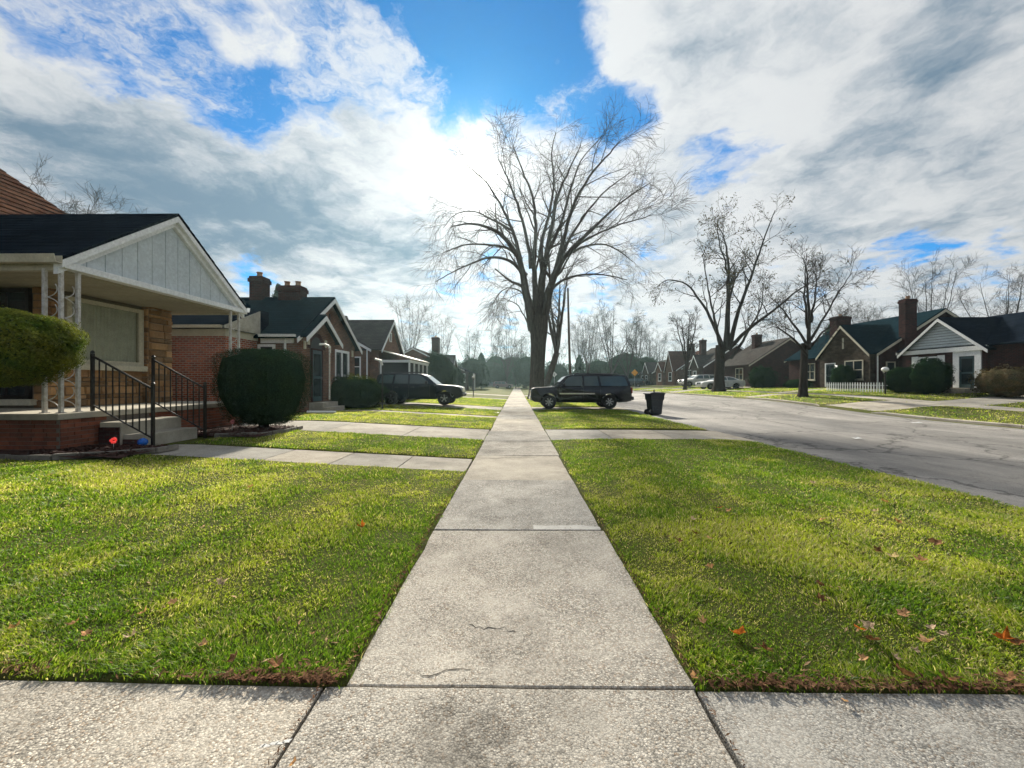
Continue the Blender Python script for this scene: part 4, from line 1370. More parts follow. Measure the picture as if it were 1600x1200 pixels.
gutter(h2, 'x', -10.2, -8.75, 15.10, 3.42, 'white_paint', -1)
m = MB(); m.box(-10.3, -9.0, 15.3, 15.398, 3.1, 3.32); m.build('frieze_board', 'white_paint', h2)
pipe(h2, [(-9.3, 15.3, 3.3), (-9.3, 15.3, .55), (-9.1, 15.1, .42)], .045)
pipe(h2, [(-8.2, 14.9, .36), (-7.2, 15.2, .33)], .05, 'white_paint', 'downspout_extension')
chimney(h2, -12.35, 18.3, .6, .6, 4.8, 6.55, 'brick_dark_wall', 1)
chimney(h2, -10.75, 18.3, 1.05, .6, 4.8, 6.1, 'brick_dark_wall', 2)
# arch surround + door
m = MB()
for k in range(12):
    a0, a1 = math.pi * k / 12 + .02, math.pi * (k + 1) / 12 - .02
    cy, cz = 16.55, 2.95
    m = MB(); m.prism([(cy + .52 * math.cos(a0), cz + .52 * math.sin(a0)), (cy + .70 * math.cos(a0), cz + .70 * math.sin(a0)), (cy + .70 * math.cos(a1), cz + .70 * math.sin(a1)), (cy + .52 * math.cos(a1), cz + .52 * math.sin(a1))], 'x', -8.7, -8.66)
    m.build('arch_brick', 'brick_dark_wall', h2)
m = MB(); m.prism([(16.03, .9), (17.07, .9), (17.07, 2.95)] + [(16.55 + .52 * math.cos(a), 2.95 + .52 * math.sin(a)) for a in np.linspace(.1, math.pi - .1, 9)] + [(16.03, 2.95)], 'x', -8.7, -8.69); m.build('door_recess', 'plastic_dark', h2)
door(h2, 'x', -8.69, 1, 16.15, 16.95, .70, 2.9, 'door_teal', 'brick_dark_wall', .06)
for (y, z) in ((15.62, 3.05), (17.72, 3.05), (15.9, 3.25), (17.35, 3.25)):
    m = MB(); m.box(-8.7, -8.655, y - .07, y + .07, z - .16, z + .16); m.build('corner_block', 'cream_paint', h2)
m = MB(); m.box(-9.0, -8.955, 20.75, 20.95, 2.9, 3.25); m.build('corner_block', 'cream_paint', h2)
window(h2, 'x', -9.0, 1, 18.75, 20.35, 1.45, 3.15, 'white_paint', .12, (.5,), (), dep=.08, label='front window with white frame')
for t in (.3, .6):
    m = MB(); m.box(-9.0, -8.97, 18.25 + t * .1, 18.32 + t * .1, 4.1, 4.8)
m.build('vent_slot', 'plastic_dark', h2)
door(h2, 'y', 15.4, -1, -10.35, -9.85, .9, 2.95, 'plastic_dark', 'white_paint', .1, False)
st2 = thing('porch_steps', 'small concrete steps at the brick house door', 'steps', (-8.3, 16.6, .3))
for k, (x1, z1) in enumerate(((-8.1, .66), (-7.8, .47))):
    m = MB(); m.box(-8.69 if not k else -8.098, x1, 15.95, 17.3, .1, z1); m.build('step', 'porch_concrete', st2, bevel=.01)
lp = thing('lamp_post', 'slim white post with small lamp head beside the brick house door', 'lamp post', (-8.05, 15.9, .82))
m = MB(); m.tube([(-7.85, 16.0, .80), (-7.85, 16.0, 2.95)], .032, 8); m.build('post', 'white_iron', lp)
m = MB(); m.tube([(-7.85, 16.0, 2.95), (-7.88, 15.97, 3.05), (-7.98, 15.85, 3.10), (-8.12, 15.7, 3.08)], .045, 7); m.build('head', 'globe_white', lp)

# ================================================================== GREY-BROWN HOUSE WITH SCREENED PORCH
h3 = thing('house', 'grey-brown house with white screened porch beyond the brick house', 'house', (-11, 28, .3))
gable_wall('x', -9.6, -18, 29.0, 2.45, .1, 3.95, 6.15).build('wall', 'brick_brown_wall', h3)
gable_roof(h3, 'x', -9.3, -18.3, 29.0, 2.45, 3.95, 6.15, 'shingle_grey', .25, .09, 'white_paint', 'roof', (False, True))
gable_wall('y', 26.35, 27.5, -13.2, 3.0, .1, 3.9, 5.6).build('side_wing', 'brick_brown_wall', h3)
gable_roof(h3, 'y', 26.1, 28.2, -13.2, 3.0, 3.9, 5.6, 'shingle_grey', .25, .09, 'white_paint', 'wing_roof', (True, False))
window(h3, 'y', 26.35, -1, -11.35, -10.75, 1.9, 3.3, 'white_paint', .08)
pipe(h3, [(-10.3, 26.28, 3.75), (-10.3, 26.28, .5)], .05)
window(h3, 'x', -9.6, 1, 28.8, 29.25, 4.6, 5.3, 'white_paint', .06, (), (), sill=False)
m = MB()
m.v = [(-9.6, 26.5, 3.85), (-9.6, 32.3, 3.85), (-7.35, 32.3, 3.2), (-7.35, 26.5, 3.2), (-9.6, 26.5, 3.76), (-9.6, 32.3, 3.76), (-7.35, 32.3, 3.1), (-7.35, 26.5, 3.1)]
m.f = [(0, 1, 2, 3), (4, 5, 6, 7), (0, 1, 5, 4), (1, 2, 6, 5), (2, 3, 7, 6), (3, 0, 4, 7)]
m.build('porch_roof', 'roof_flash', h3)
m = MB(); m.box(-9.6, -7.42, 26.62, 32.2, 2.92, 3.09); m.build('porch_beam', 'white_paint', h3)
m = MB(); m.box(-9.58, -7.5, 26.7, 32.1, .1, 1.0); m.build('porch_base', 'brick_brown_wall', h3)
m = MB(); m.box(-9.57, -7.56, 26.78, 32.0, 1.002, 2.918); m.build('porch_screen', 'screen_mesh', h3)
for (x, y) in [(-7.5, t) for t in (26.72, 28.0, 29.3, 30.6, 32.0)] + [(-9.5, 26.72)]:
    m = MB(); m.box(x - .05, x + .05, y - .05, y + .05, 1.002, 2.918); m.build('porch_post', 'white_paint', h3)
m = MB(); m.box(-14.5, -12.5, 30.8, 31.2, 5, 6.6)
gable_roof(h3, 'x', -14, -20, 31.5, 3, 4.5, 6.9, 'shingle_brown', .2, .09, None, 'rear_roof')

lp2 = thing('lamp_post', 'black yard lamp post with white lamp head before the screened porch', 'lamp post', (-6.15, 17.4, .3))
m = MB(); m.tube([(-6.15, 17.5, .25), (-6.15, 17.5, 2.35)], .035, 8); m.build('post', 'black_iron', lp2)
m = MB(); m.tube([(-6.15, 17.5, 2.3), (-6.2, 17.45, 2.5), (-6.42, 17.3, 2.58)], .05, 7); m.build('head', 'globe_white', lp2)

# ================================================================== GENERIC STREET HOUSES
def house(label, fx, sg, y0, y1, depth, ze, zr, wall, roof, base=.5, fg=None, wins=(), swins=(), dr=None, ch=(), fgmat=None, trim='white_paint', side_gable=True):
    """facade at x=fx, body towards sg*x, ridge along y"""
    t = thing('house', label, 'house', (fx + sg * depth / 2, (y0 + y1) / 2, base), group='houses along the street')
    xb = fx + sg * depth; c = (fx + xb) / 2; half = depth / 2
    gable_wall('y', y0, y1, c, half, -.1, ze, zr).build('wall', wall, t)
    gable_roof(t, 'y', y0 - .25, y1 + .25, c, half, ze, zr, roof, .3, .09, trim)
    n = -sg
    if fg:
        for (a, b, zp, out) in fg:
            cc = (a + b) / 2; hf = (b - a) / 2
            gable_wall('x', fx + n * out, fx + sg * half * .9, cc, hf, -.1, ze - .02, zp).build('front_gable_wall', fgmat or wall, t)
            e = (False, True) if n > 0 else (True, False)
            gable_roof(t, 'x', fx + n * (out + .22), fx + sg * half * .9, cc, hf, ze - .02, zp, roof, .18, .08, trim, 'front_gable_roof', e if n < 0 else (False, True))
    for (a, b, z0, z1, out, ml) in wins:
        window(t, 'x', fx + n * out, n, a, b, z0, z1, trim, .08, ml)
    for (a, b, z0, z1) in swins:
        window(t, 'y', y0, -1, a, b, z0, z1, trim, .08)
    if dr:
        a, b, z0, z1, out = dr
        door(t, 'x', fx + n * out, n, a, b, z0, z1)
    for (cx, cy, wx, wy, z0, z1) in ch:
        chimney(t, cx, cy, wx, wy, z0, z1, 'brick_dark_wall', 1)
    return t

# right, dark house with white sided gable
hw = house('dark house with white horizontally sided front gable, at the right edge', 27.2, 1, 12.0, 27.3, 8.0, 3.75, 5.75, 'brick_dark_wall', 'shingle_charcoal', .9,
           wins=((17.4, 19.6, 1.75, 3.4, 0, (.5,)), (14.5, 16, 1.75, 3.4, 0, ())))
m = MB(); m.prism([(22.4, .3), (27.0, .3), (27.0, 3.6), (24.7, 5.55), (22.4, 3.6)], 'x', 27.0, 29.5); m.build('front_wall', 'brick_dark_wall', hw)
gable_roof(hw, 'x', 26.72, 31, 24.7, 2.3, 3.6, 5.55, 'shingle_charcoal', .28, .08, 'white_paint', 'front_roof', (True, False))
m = MB(); m.prism([(22.45, 3.61), (26.95, 3.61), (24.7, 5.5)], 'x', 26.986, 26.999); m.build('lap_shadow_backing', 'dark_backing', hw)  # dark sheet behind the gaps, painting in the shadow line of each lap
nb = 11
for k in range(nb):
    z0 = 3.62 + (5.45 - 3.62) * k / nb; z1 = 3.62 + (5.45 - 3.62) * (k + 1) / nb
    f = lambda z: 2.3 * (5.55 - z) / 1.95
    m = MB(); i = 0
    z1 = z1 - .03
    a, b = f(z0), f(z1)
    m.v = [(26.915, 24.7 - a, z0), (26.915, 24.7 + a, z0), (26.985, 24.7 + b, z1 + .01), (26.985, 24.7 - b, z1 + .01), (26.998, 24.7 - a, z0), (26.998, 24.7 + a, z0), (26.998, 24.7 + b, z1 + .01), (26.998, 24.7 - b, z1 + .01)]
    m.f = [(0, 1, 2, 3), (4, 5, 6, 7), (0, 1, 5, 4), (1, 2, 6, 5), (2, 3, 7, 6), (3, 0, 4, 7)]
    m.build('siding_board', 'gable_paint', hw)
m = MB(); m.box(26.88, 26.998, 22.3, 27.1, 3.40, 3.67); m.build('fascia', 'white_paint', hw)
window(hw, 'x', 27.0, -1, 25.0, 26.1, 1.9, 3.2, 'white_paint', .09, (.5,), ())
for a, b in ((24.55, 24.95), (26.15, 26.55)):
    m = MB(); m.box(26.95, 26.998, a, b, 1.85, 3.25); m.build('shutter', 'white_paint', hw)
door(hw, 'x', 27.0, -1, 22.95, 23.75, 1.2, 3.1, 'door_teal', 'white_paint', .32)
m = MB(); m.box(26.0, 27.0, 22.6, 24.1, .3, 1.18); m.build('stoop', 'porch_concrete', hw)
m = MB(); m.box(25.6, 25.998, 22.7, 24.0, .3, .98); m.build('step', 'porch_concrete', hw)
m = MB(); hz, ap = 4.0, 7.6
c0, c1, c2, c3 = (29, 23.5, hz), (40, 23.5, hz), (40, 8, hz), (29, 8, hz)
m.v = [c0, c1, c2, c3, (34.5, 19.5, ap), (34.5, 12, ap)]; m.f = [(0, 1, 4), (1, 2, 5, 4), (2, 3, 5), (3, 0, 4, 5), (0, 3, 2, 1)]
m.build('rear_roof', 'shingle_charcoal', hw)

# tudor style
ht = house('dark brick house with stone front gable and broad side chimney, behind the picket fence', 27.4, 1, 29.5, 39.0, 9.6, 3.85, 7.0, 'brick_dark_wall', 'shingle_green', .95,
           fg=((29.75, 34.6, 6.2, .35),), fgmat='brick_stone_wall', trim='cream_paint',
           wins=((30.3, 32.0, 1.75, 3.3, .35, (.5,)), (35.6, 37.4, 1.75, 3.3, 0, (.33, .66))), swins=((28.0, 28.7, 1.8, 3.1),), dr=(33.0, 33.9, 1.15, 3.1, .35))
chimney(ht, 29.35, 29.2, .85, .5, 0, 7.75, 'brick_dark_wall', 1)
chimney(ht, 30.0, 36.0, 1.3, .8, 4, 7.6, 'brick_dark_wall', 1)
pipe(ht, [(27.35, 29.45, 3.7), (27.35, 29.45, 1.0)], .05, 'white_paint')
m = MB(); m.box(27.02, 27.05, 32.1, 32.25, 4.3, 5.2); m.build('vent_slot', 'cream_paint', ht)
m = MB(); m.lathe([(0, 2.78), (.06, 2.8), (.08, 2.88), (.05, 2.97), (0, 2.98)], (26.98, 32.75, 0), 8); m.build('porch_lamp', 'globe_lit', ht, smooth=True)

house('low dark brick bungalow behind the two bare trees across the street', 27.5, 1, 45.6, 52.2, 9, 3.75, 6.7, 'brick_dark_wall', 'shingle_grey', 1.0, trim='cream_paint',
      wins=((47, 48.6, 1.8, 3.3, 0, (.5,)),), swins=((28.6, 29.4, 1.8, 3.2),), ch=((31, 50, .9, .7, 5, 7.7),))
house('brick house with white framed entry gable behind the white cars', 27.3, 1, 56.2, 63.0, 9, 4.0, 7.0, 'brick_dark_wall', 'shingle_grey', 1.0,
      fg=((57.0, 59.6, 5.6, .4),), wins=((60.2, 62.0, 1.8, 3.5, 0, (.5,)),), dr=(57.9, 58.8, 1.2, 3.2, .4), ch=((29.6, 61.5, .8, .8, 5, 8.3),), fgmat='brick_stone_wall')
house('brick house with steep red-brown gable down the right side of the street', 27.0, 1, 65.0, 73.0, 9, 3.8, 6.9, 'brick_brown_wall', 'shingle_redbrown', 1.0,
      fg=((65.5, 69.0, 6.9, .4), (69.5, 72.5, 5.2, .8)), wins=((66.2, 67.6, 1.8, 3.3, .4, ()), (70, 71.4, 1.8, 3.2, .8, ())), ch=((30, 66.5, .9, .9, 5, 8.2),))
house('small pale gabled house far down the right side', 26.8, 1, 76, 84, 9, 3.6, 6.2, 'brick_stone_wall', 'shingle_grey', 1.0,
      fg=((77, 80.5, 5.6, .4),), wins=((78, 79.2, 1.7, 3.0, .4, ()), (81.2, 83, 1.7, 3.0, 0, ())))
house('brick house with tall chimney far down the left side', -9.0, -1, 50, 57, 9, 3.8, 6.0, 'brick_brown_wall', 'shingle_grey', .3,
      fg=((51, 54, 5.2, .4),), wins=((54.6, 56.2, 1.6, 3.0, 0, ()),), swins=((-11, -10, 1.6, 2.9),), ch=((-10.6, 50.2, .9, .9, 0, 7.4),))
hp = house('distant house with white porch posts far down the left side', -8.6, -1, 61, 68, 9, 3.6, 5.6, 'brick_dark_wall', 'shingle_charcoal', .3, wins=((62, 63.5, 1.6, 3.0, 0, ()),))
for yy in (61.2, 63.0):
    m = MB(); m.box(-7.0, -6.85, yy, yy + .15, .3, 3.0); m.build('porch_post', 'white_paint', hp)
m = MB(); m.prism([(-8.6, 3.5), (-6.7, 2.95), (-6.7, 3.05), (-8.6, 3.62)], 'y', 60.9, 66); m.build('porch_roof', 'shingle_charcoal', hp)
# ================================================================== SHRUBS
def foliage_mesh(name, pts, nrm, size, seed, asp=.45):
    """leaf-sized rhombs scattered at pts, loosely facing nrm"""
    r = np.random.default_rng(seed)
    n = len(pts)
    a = nrm + r.normal(0, .75, (n, 3)); a /= np.linalg.norm(a, axis=1)[:, None] + 1e-9
    t = r.normal(0, 1, (n, 3)); t -= a * (t * a).sum(1)[:, None]; t /= np.linalg.norm(t, axis=1)[:, None] + 1e-9
    b = np.cross(a, t)
    s = (size * r.uniform(.55, 1.4, n))[:, None]
    V = np.stack([pts - t * s, pts - b * s * asp, pts + t * s, pts + b * s * asp], 1)
    V[:, 2] += a * s * .3
    i = (np.arange(n) * 4)[:, None]
    F = np.concatenate([i + np.array([[0, 1, 2]]), i + np.array([[0, 2, 3]])], 1).reshape(-1, 3)
    return mesh_tris(name, V.reshape(-1, 3), F)

def shell_points(n, radii, seed, power=4.0, bump_=.10, low=None, depth=.07):
    """points on/near a rounded-box surface with lumps"""
    r = np.random.default_rng(seed)
    u = r.normal(0, 1, (n, 3)); u /= np.linalg.norm(u, axis=1)[:, None]
    k = (np.abs(u) ** power).sum(1) ** (-1 / power)
    lum = 1 + .022 * np.sin(u[:, 0] * 31 + 2 * np.sin(u[:, 2] * 17)) * np.sin(u[:, 1] * 29 + u[:, 2] * 23) + bump_ * (np.sin(u[:, 0] * 9 + seed) * np.sin(u[:, 1] * 8 + 1.3 * seed) + .7 * np.sin(u[:, 2] * 11 + u[:, 0] * 6)) + r.normal(0, .008, n)
    dd = 1 - np.abs(r.normal(0, depth, n))
    dd = np.where(r.random(n) < .025, 1 + np.abs(r.normal(0, .016, n)), dd)
    p = u * (k * lum * np.clip(dd, .3, 1.09))[:, None] * np.array(radii)
    nn = u / np.array(radii); nn /= np.linalg.norm(nn, axis=1)[:, None]
    return p, nn

def shrub(name, label, c, radii, n, size, mat, seed, power=3.0, trunk=True, group=None, bump_=.08, taper=0.0, stems=3, cat='shrub'):
    base = (c[0], c[1], h(c[0], c[1]))
    t = thing(name, label, cat, base, group)
    p, nn = shell_points(n, radii, seed, power, bump_)
    if taper:
        f = 1 - taper * np.clip(-p[:, 2] / radii[2], 0, 1) ** 1.3
        p[:, :2] *= f[:, None]
    link('foliage', foliage_mesh('foliage', p + np.array(c), nn, size, seed), mat, t, fix=False)
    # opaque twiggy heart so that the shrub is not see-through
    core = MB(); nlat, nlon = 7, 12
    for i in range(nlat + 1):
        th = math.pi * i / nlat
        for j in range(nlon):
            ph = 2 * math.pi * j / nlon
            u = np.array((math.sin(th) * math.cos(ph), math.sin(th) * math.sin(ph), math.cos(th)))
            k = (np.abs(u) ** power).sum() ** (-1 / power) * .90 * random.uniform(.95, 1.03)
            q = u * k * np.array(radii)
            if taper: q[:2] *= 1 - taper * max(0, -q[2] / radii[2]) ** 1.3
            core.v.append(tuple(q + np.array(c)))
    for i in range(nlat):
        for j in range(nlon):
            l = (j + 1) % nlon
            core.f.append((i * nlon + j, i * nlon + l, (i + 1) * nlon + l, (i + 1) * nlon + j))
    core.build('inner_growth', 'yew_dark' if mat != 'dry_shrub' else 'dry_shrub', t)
    if trunk:
        for k in range(stems):
            m = MB(); a = 2.1 * k + seed
            m.tube([(c[0] + .06 * math.cos(a), c[1] + .06 * math.sin(a), base[2] - .05), (c[0] + .12 * math.cos(a), c[1] + .12 * math.sin(a), (base[2] + c[2]) / 2), (c[0] + .3 * radii[0] * math.cos(a), c[1] + .3 * radii[1] * math.sin(a), c[2])], [.06, .05, .03], 6)
            m.build('stem', 'bark_dark', t)
    return t

shrub('topiary_shrub', 'clipped mushroom shaped yew on a bare stem before the porch corner', (-8.2, 5.45, 2.0), (1.72, .62, .57), 52000, .023, 'yew_leaf', 3, 3.4, True, None, .04, .15)
shrub('clipped_yew', 'dark clipped flat-topped yew beyond the porch steps', (-6.55, 9.85, 1.40), (1.0, .72, .95), 44000, .021, 'yew_dark', 5, 5.5, True, None, .025, .22)
shrub('hedge', 'low spreading dark hedge before the brick house window', (-8.1, 18.5, .95), (1.65, .75, .75), 18000, .04, 'yew_dark', 6, 3.0, True, None, .14)
shrub('hedge', 'loose bronze topped shrub behind the low hedge', (-8.35, 19.6, 1.15), (.5, 1.0, .75), 5000, .045, 'yew_leaf', 8, 2.4, True, None, .16)
shrub('shrub', 'olive shrub beside the rear of the dark vehicle', (-7.95, 20.4, 1.0), (.6, .6, .8), 4500, .05, 'yew_leaf', 9, 2.3, True, None, .18)
shrub('clipped_shrub', 'rounded black-green shrub left of the pair by the white gable', (25.0, 25.1, 1.65), (.95, .85, .85), 9000, .05, 'yew_dark', 10, 2.6, True, 'shrubs by the white gable', .06)
shrub('clipped_shrub', 'taller rounded black-green shrub beside the blue door', (25.0, 23.5, 1.85), (.9, .85, 1.1), 9000, .05, 'yew_dark', 12, 2.4, True, 'shrubs by the white gable', .10)
shrub('shrub', 'bare reddish brown shrub at the right edge of the view', (25.6, 20.4, 1.5), (.9, 1.4, .8), 4000, .05, 'dry_shrub', 14, 2.2, True, None, .2)
shrub('shrub', 'dark rounded shrub hiding the stone gable window', (26.3, 31.3, 1.9), (.7, .85, 1.0), 7000, .05, 'yew_dark', 15, 2.6, True, None, .08)
shrub('shrub', 'low dark shrub beneath the white framed windows across the street', (26.4, 36.4, 1.3), (.7, 1.4, .5), 4500, .06, 'yew_dark', 17, 2.6, True, None, .1)
shrub('shrub', 'dark evergreen shrub beside the low bungalow', (26.0, 41.0, 1.9), (1.2, 1.5, 1.3), 7000, .07, 'yew_dark', 19, 2.3, True, None, .15)
shrub('shrub', 'large dark evergreen mass beyond the screened porch', (-7.9, 38.5, 2.2), (1.6, 2.0, 2.3), 14000, .08, 'arborvitae_leaf', 21, 2.3, True, None, .14)
shrub('shrub', 'olive evergreen shrub beside the far left house', (-7.2, 44.5, 1.7), (1.1, 1.3, 1.7), 6000, .08, 'arborvitae_leaf', 23, 2.3, True, None, .16)

# ================================================================== TREES
class Tree:
    def __init__(s, seed, minr=.008):
        s.r = random.Random(seed); s.trunk = MB(); s.br = MB(); s.tips = []; s.minr = minr
    def path(s, p, d, L, n, curl, up):
        pts = [p.copy()]; d = d.normalized()
        st = L / n
        for k in range(n):
            d = d + Vector((s.r.gauss(0, curl), s.r.gauss(0, curl), s.r.gauss(0, curl))) + Vector((0, 0, up))
            d.normalize()
            pts.append(pts[-1] + d * st)
        return pts
    def kids(s, pts, r0, r1, L, lvl, P):
        """spawn side branches along pts"""
        nk = P['n'][lvl]
        nk = max(1, int(nk * s.r.uniform(.8, 1.2)))
        for k in range(nk):
            t = P.get('t0', .25) + (1 - P.get('t0', .25)) * (k + s.r.random()) / nk
            t = min(t, .985)
            f = t * (len(pts) - 1); i = int(f); q = pts[i].lerp(pts[i + 1], f - i)
            d = (pts[i + 1] - pts[i]).normalized()
            ax = d.orthogonal().normalized(); ax.rotate(Matrix.Rotation(s.r.uniform(0, 6.283), 3, d))
            ang = R(s.r.gauss(P['ang'][lvl], 9))
            nd = d.copy(); nd.rotate(Matrix.Rotation(ang, 3, ax))
            nl = P['len'][lvl] * s.r.uniform(.6, 1.25) * (1.1 - .55 * t)
            rr = max(s.minr, (r0 + (r1 - r0) * t) * P['rr'][lvl])
            s.grow(q, nd, nl, rr, lvl + 1, P)
    def grow(s, p, d, L, r0, lvl, P):
        n = 5 if lvl <= 1 else (4 if lvl == 2 else 3)
        up = P['up'][min(lvl, len(P['up']) - 1)]
        pts = s.path(p, d, L, n, P['curl'], up)
        last = lvl >= len(P['n'])
        r1 = max(s.minr * .55, r0 * (.28 if not last else .4))
        s.br.tube(pts, [r0 + (r1 - r0) * k / n for k in range(n + 1)], 5 if lvl <= 1 else 3, False)
        if last: s.tips.append((pts[-1], pts[-2], pts[1]))
        else: s.kids(pts, r0, r1, L, lvl, P)
    def limb(s, pts, rad, P, lvl=0, sides=8):
        # smooth the given polyline
        out, ro = [], []
        pts = [Vector(p) for p in pts]; n = len(pts)
        for k in range(n - 1):
            p0, p1, p2, p3 = pts[max(k - 1, 0)], pts[k], pts[k + 1], pts[min(k + 2, n - 1)]
            for j in range(4):
                t = j / 4
                out.append(.5 * ((2 * p1) + (p2 - p0) * t + (2 * p0 - 5 * p1 + 4 * p2 - p3) * t * t + (3 * p1 - p0 - 3 * p2 + p3) * t ** 3) + Vector((s.r.gauss(0, .03), s.r.gauss(0, .03), 0)))
                ro.append(rad[k] + (rad[k + 1] - rad[k]) * t)
        out.append(pts[-1]); ro.append(rad[-1])
        s.br.tube(out, ro, sides, False)
        if P:
            L = sum((a - b).length for a, b in zip(out[:-1], out[1:]))
            s.kids(out, ro[0], ro[-1], L, lvl, P)
        return out
    def build(s, root, mat, leaf=None, leafn=0, leafsize=.06):
        s.trunk.build('trunk', mat, root, smooth=True)
        s.br.build('branches', mat, root, smooth=True, fix=False)
        if leaf:
            rr = np.random.default_rng(3)
            T = np.array([[a[0], a[1], a[2]] for a, b, c in s.tips]); B = np.array([[c[0], c[1], c[2]] for a, b, c in s.tips])
            k = rr.integers(0, len(T), leafn); t = rr.uniform(.2, 1.05, leafn)[:, None]
            p = B[k] * (1 - t) + T[k] * t + rr.normal(0, .07, (leafn, 3))
            link('crown', foliage_mesh('crown', p, rr.normal(0, 1, (leafn, 3)), leafsize, 4, .5), leaf, root, kind='stuff', fix=False)

def trunk_rings(mb, pts, rad, sides, flare=0, seed=1):
    rr = random.Random(seed)
    ph = [rr.uniform(0, 6.28) for _ in range(3)]
    i0 = len(mb.v)
    for (x, y, z), rd in zip(pts, rad):
        for j in range(sides):
            a = 2 * math.pi * j / sides
            k = 1 + .05 * math.sin(3 * a + ph[0]) + .04 * math.sin(5 * a + ph[1] + z * .4) + (flare * max(0, 1 - (z - pts[0][2]) / 1.3) ** 2) * (.5 + .5 * math.sin(5 * a + ph[2]))
            mb.v.append((x + rd * k * math.cos(a), y + rd * k * math.sin(a), z))
    for k in range(len(pts) - 1):
        for j in range(sides):
            l = (j + 1) % sides
            mb.f.append((i0 + k * sides + j, i0 + k * sides + l, i0 + (k + 1) * sides + l, i0 + (k + 1) * sides + j))

# ---- the great elm beyond the black vehicle
ELM = (1.84, 35.0)
def ep(px, py, dyo=0.0):
    dd = 35.0 + dyo
    if py < 400: py = 400 - (400 - py) * .82
    px = 840 + (px - 840) * ((.95 if px < 840 else .90) if abs(px - 840) > 30 else 1)
    return Vector(((px - 807.5) * dd / 600, dd, (598 - py) * dd / 600 + 1.5))
elm_root = thing('elm_tree', 'huge bare spreading elm beside the sidewalk', 'tree', (ELM[0], ELM[1], 0))
T = Tree(21, .0105)
ez = [0, .6, 1.4, 3, 5, 6.6, 7.6]
cxs = [ep(839, 600).x, ep(839, 590).x, ep(839, 575).x, ep(840, 550).x, ep(841, 520).x, ep(842, 500).x, ep(842, 485).x]
trunk_rings(T.trunk, [(cxs[k], 35.0, ez[k] - .05) for k in range(7)], [.76, .70, .66, .63, .68, .82, .80], 18, .22, 2)
EP = dict(n=[10, 7, 5], ang=[34, 38, 40], len=[4.3, 2.5, 1.4], rr=[.42, .5, .55], up=[.06, .05, .0, -.05], curl=.13, t0=.22)
DR = dict(n=[9, 6, 5], ang=[42, 42, 42], len=[3.4, 2.2, 1.6], rr=[.42, .5, .55], up=[.0, -.03, -.09, -.18], curl=.13, t0=.2)
def L_(lst, r0, r1, dyo, P=EP):
    n = len(lst)
    pts = [ep(px, py, dyo * (k / (n - 1)) ** 1.1) for k, (px, py) in enumerate(lst)]
    T.limb(pts, [r0 + (r1 - r0) * (k / (n - 1)) ** .7 for k in range(n)], P)
# leaders rising from the crotch
L_([(833, 515), (827, 480), (820, 450), (815, 420), (803, 392), (782, 362), (757, 345), (725, 338), (697, 345)], .50, .035, -3.0, DR)
L_([(840, 515), (843, 470), (848, 430), (855, 390), (862, 345), (874, 290), (895, 235), (915, 190)], .52, .03, 1.5)
L_([(847, 515), (856, 470), (868, 430), (892, 395), (930, 355), (978, 305), (1035, 262)], .42, .03, -2.0)
L_([(846, 500), (858, 450), (876, 410), (905, 350), (950, 285), (1000, 242)], .34, .03, 3.5)
L_([(838, 500), (836, 450), (835, 400), (837, 340), (833, 290), (815, 235), (800, 188)], .34, .03, -1.0)
L_([(822, 450), (812, 400), (798, 350), (778, 300), (755, 258), (722, 225)], .26, .03, 2.0)
L_([(848, 430), (846, 380), (858, 320), (866, 260), (862, 205), (868, 165)], .24, .03, 4.0)
L_([(868, 425), (885, 370), (900, 310), (930, 250), (965, 205), (985, 180)], .24, .03, -4.0)
L_([(830, 420), (822, 360), (806, 300), (790, 250), (775, 215)], .20, .03, -4.5)
L_([(855, 395), (880, 340), (895, 280), (915, 220), (950, 175)], .2, .03, 5.5)
# side limbs
L_([(822, 430), (795, 408), (762, 402), (730, 412), (700, 425), (672, 440)], .20, .03, 2.5, DR)
L_([(815, 405), (790, 385), (755, 378), (720, 378), (690, 392)], .17, .03, -4.5, DR)
L_([(860, 455), (880, 440), (915, 430), (955, 430), (995, 438)], .17, .03, -1.0, DR)
L_([(880, 405), (915, 385), (950, 378), (980, 390), (1005, 410)], .16, .03, 3.0, DR)
L_([(828, 470), (812, 455), (792, 450), (775, 460), (765, 480)], .10, .02, -2.0, DR)
L_([(830, 520), (822, 500), (808, 478), (795, 470), (780, 466)], .10, .02, 3.0, DR)
L_([(905, 382), (940, 360), (985, 340), (1020, 330), (1040, 322)], .12, .02, -4.0)
L_([(795, 350), (765, 330), (735, 315), (705, 320), (685, 345)], .12, .02, 4.0, DR)
T.build(elm_root, 'bark_elm')

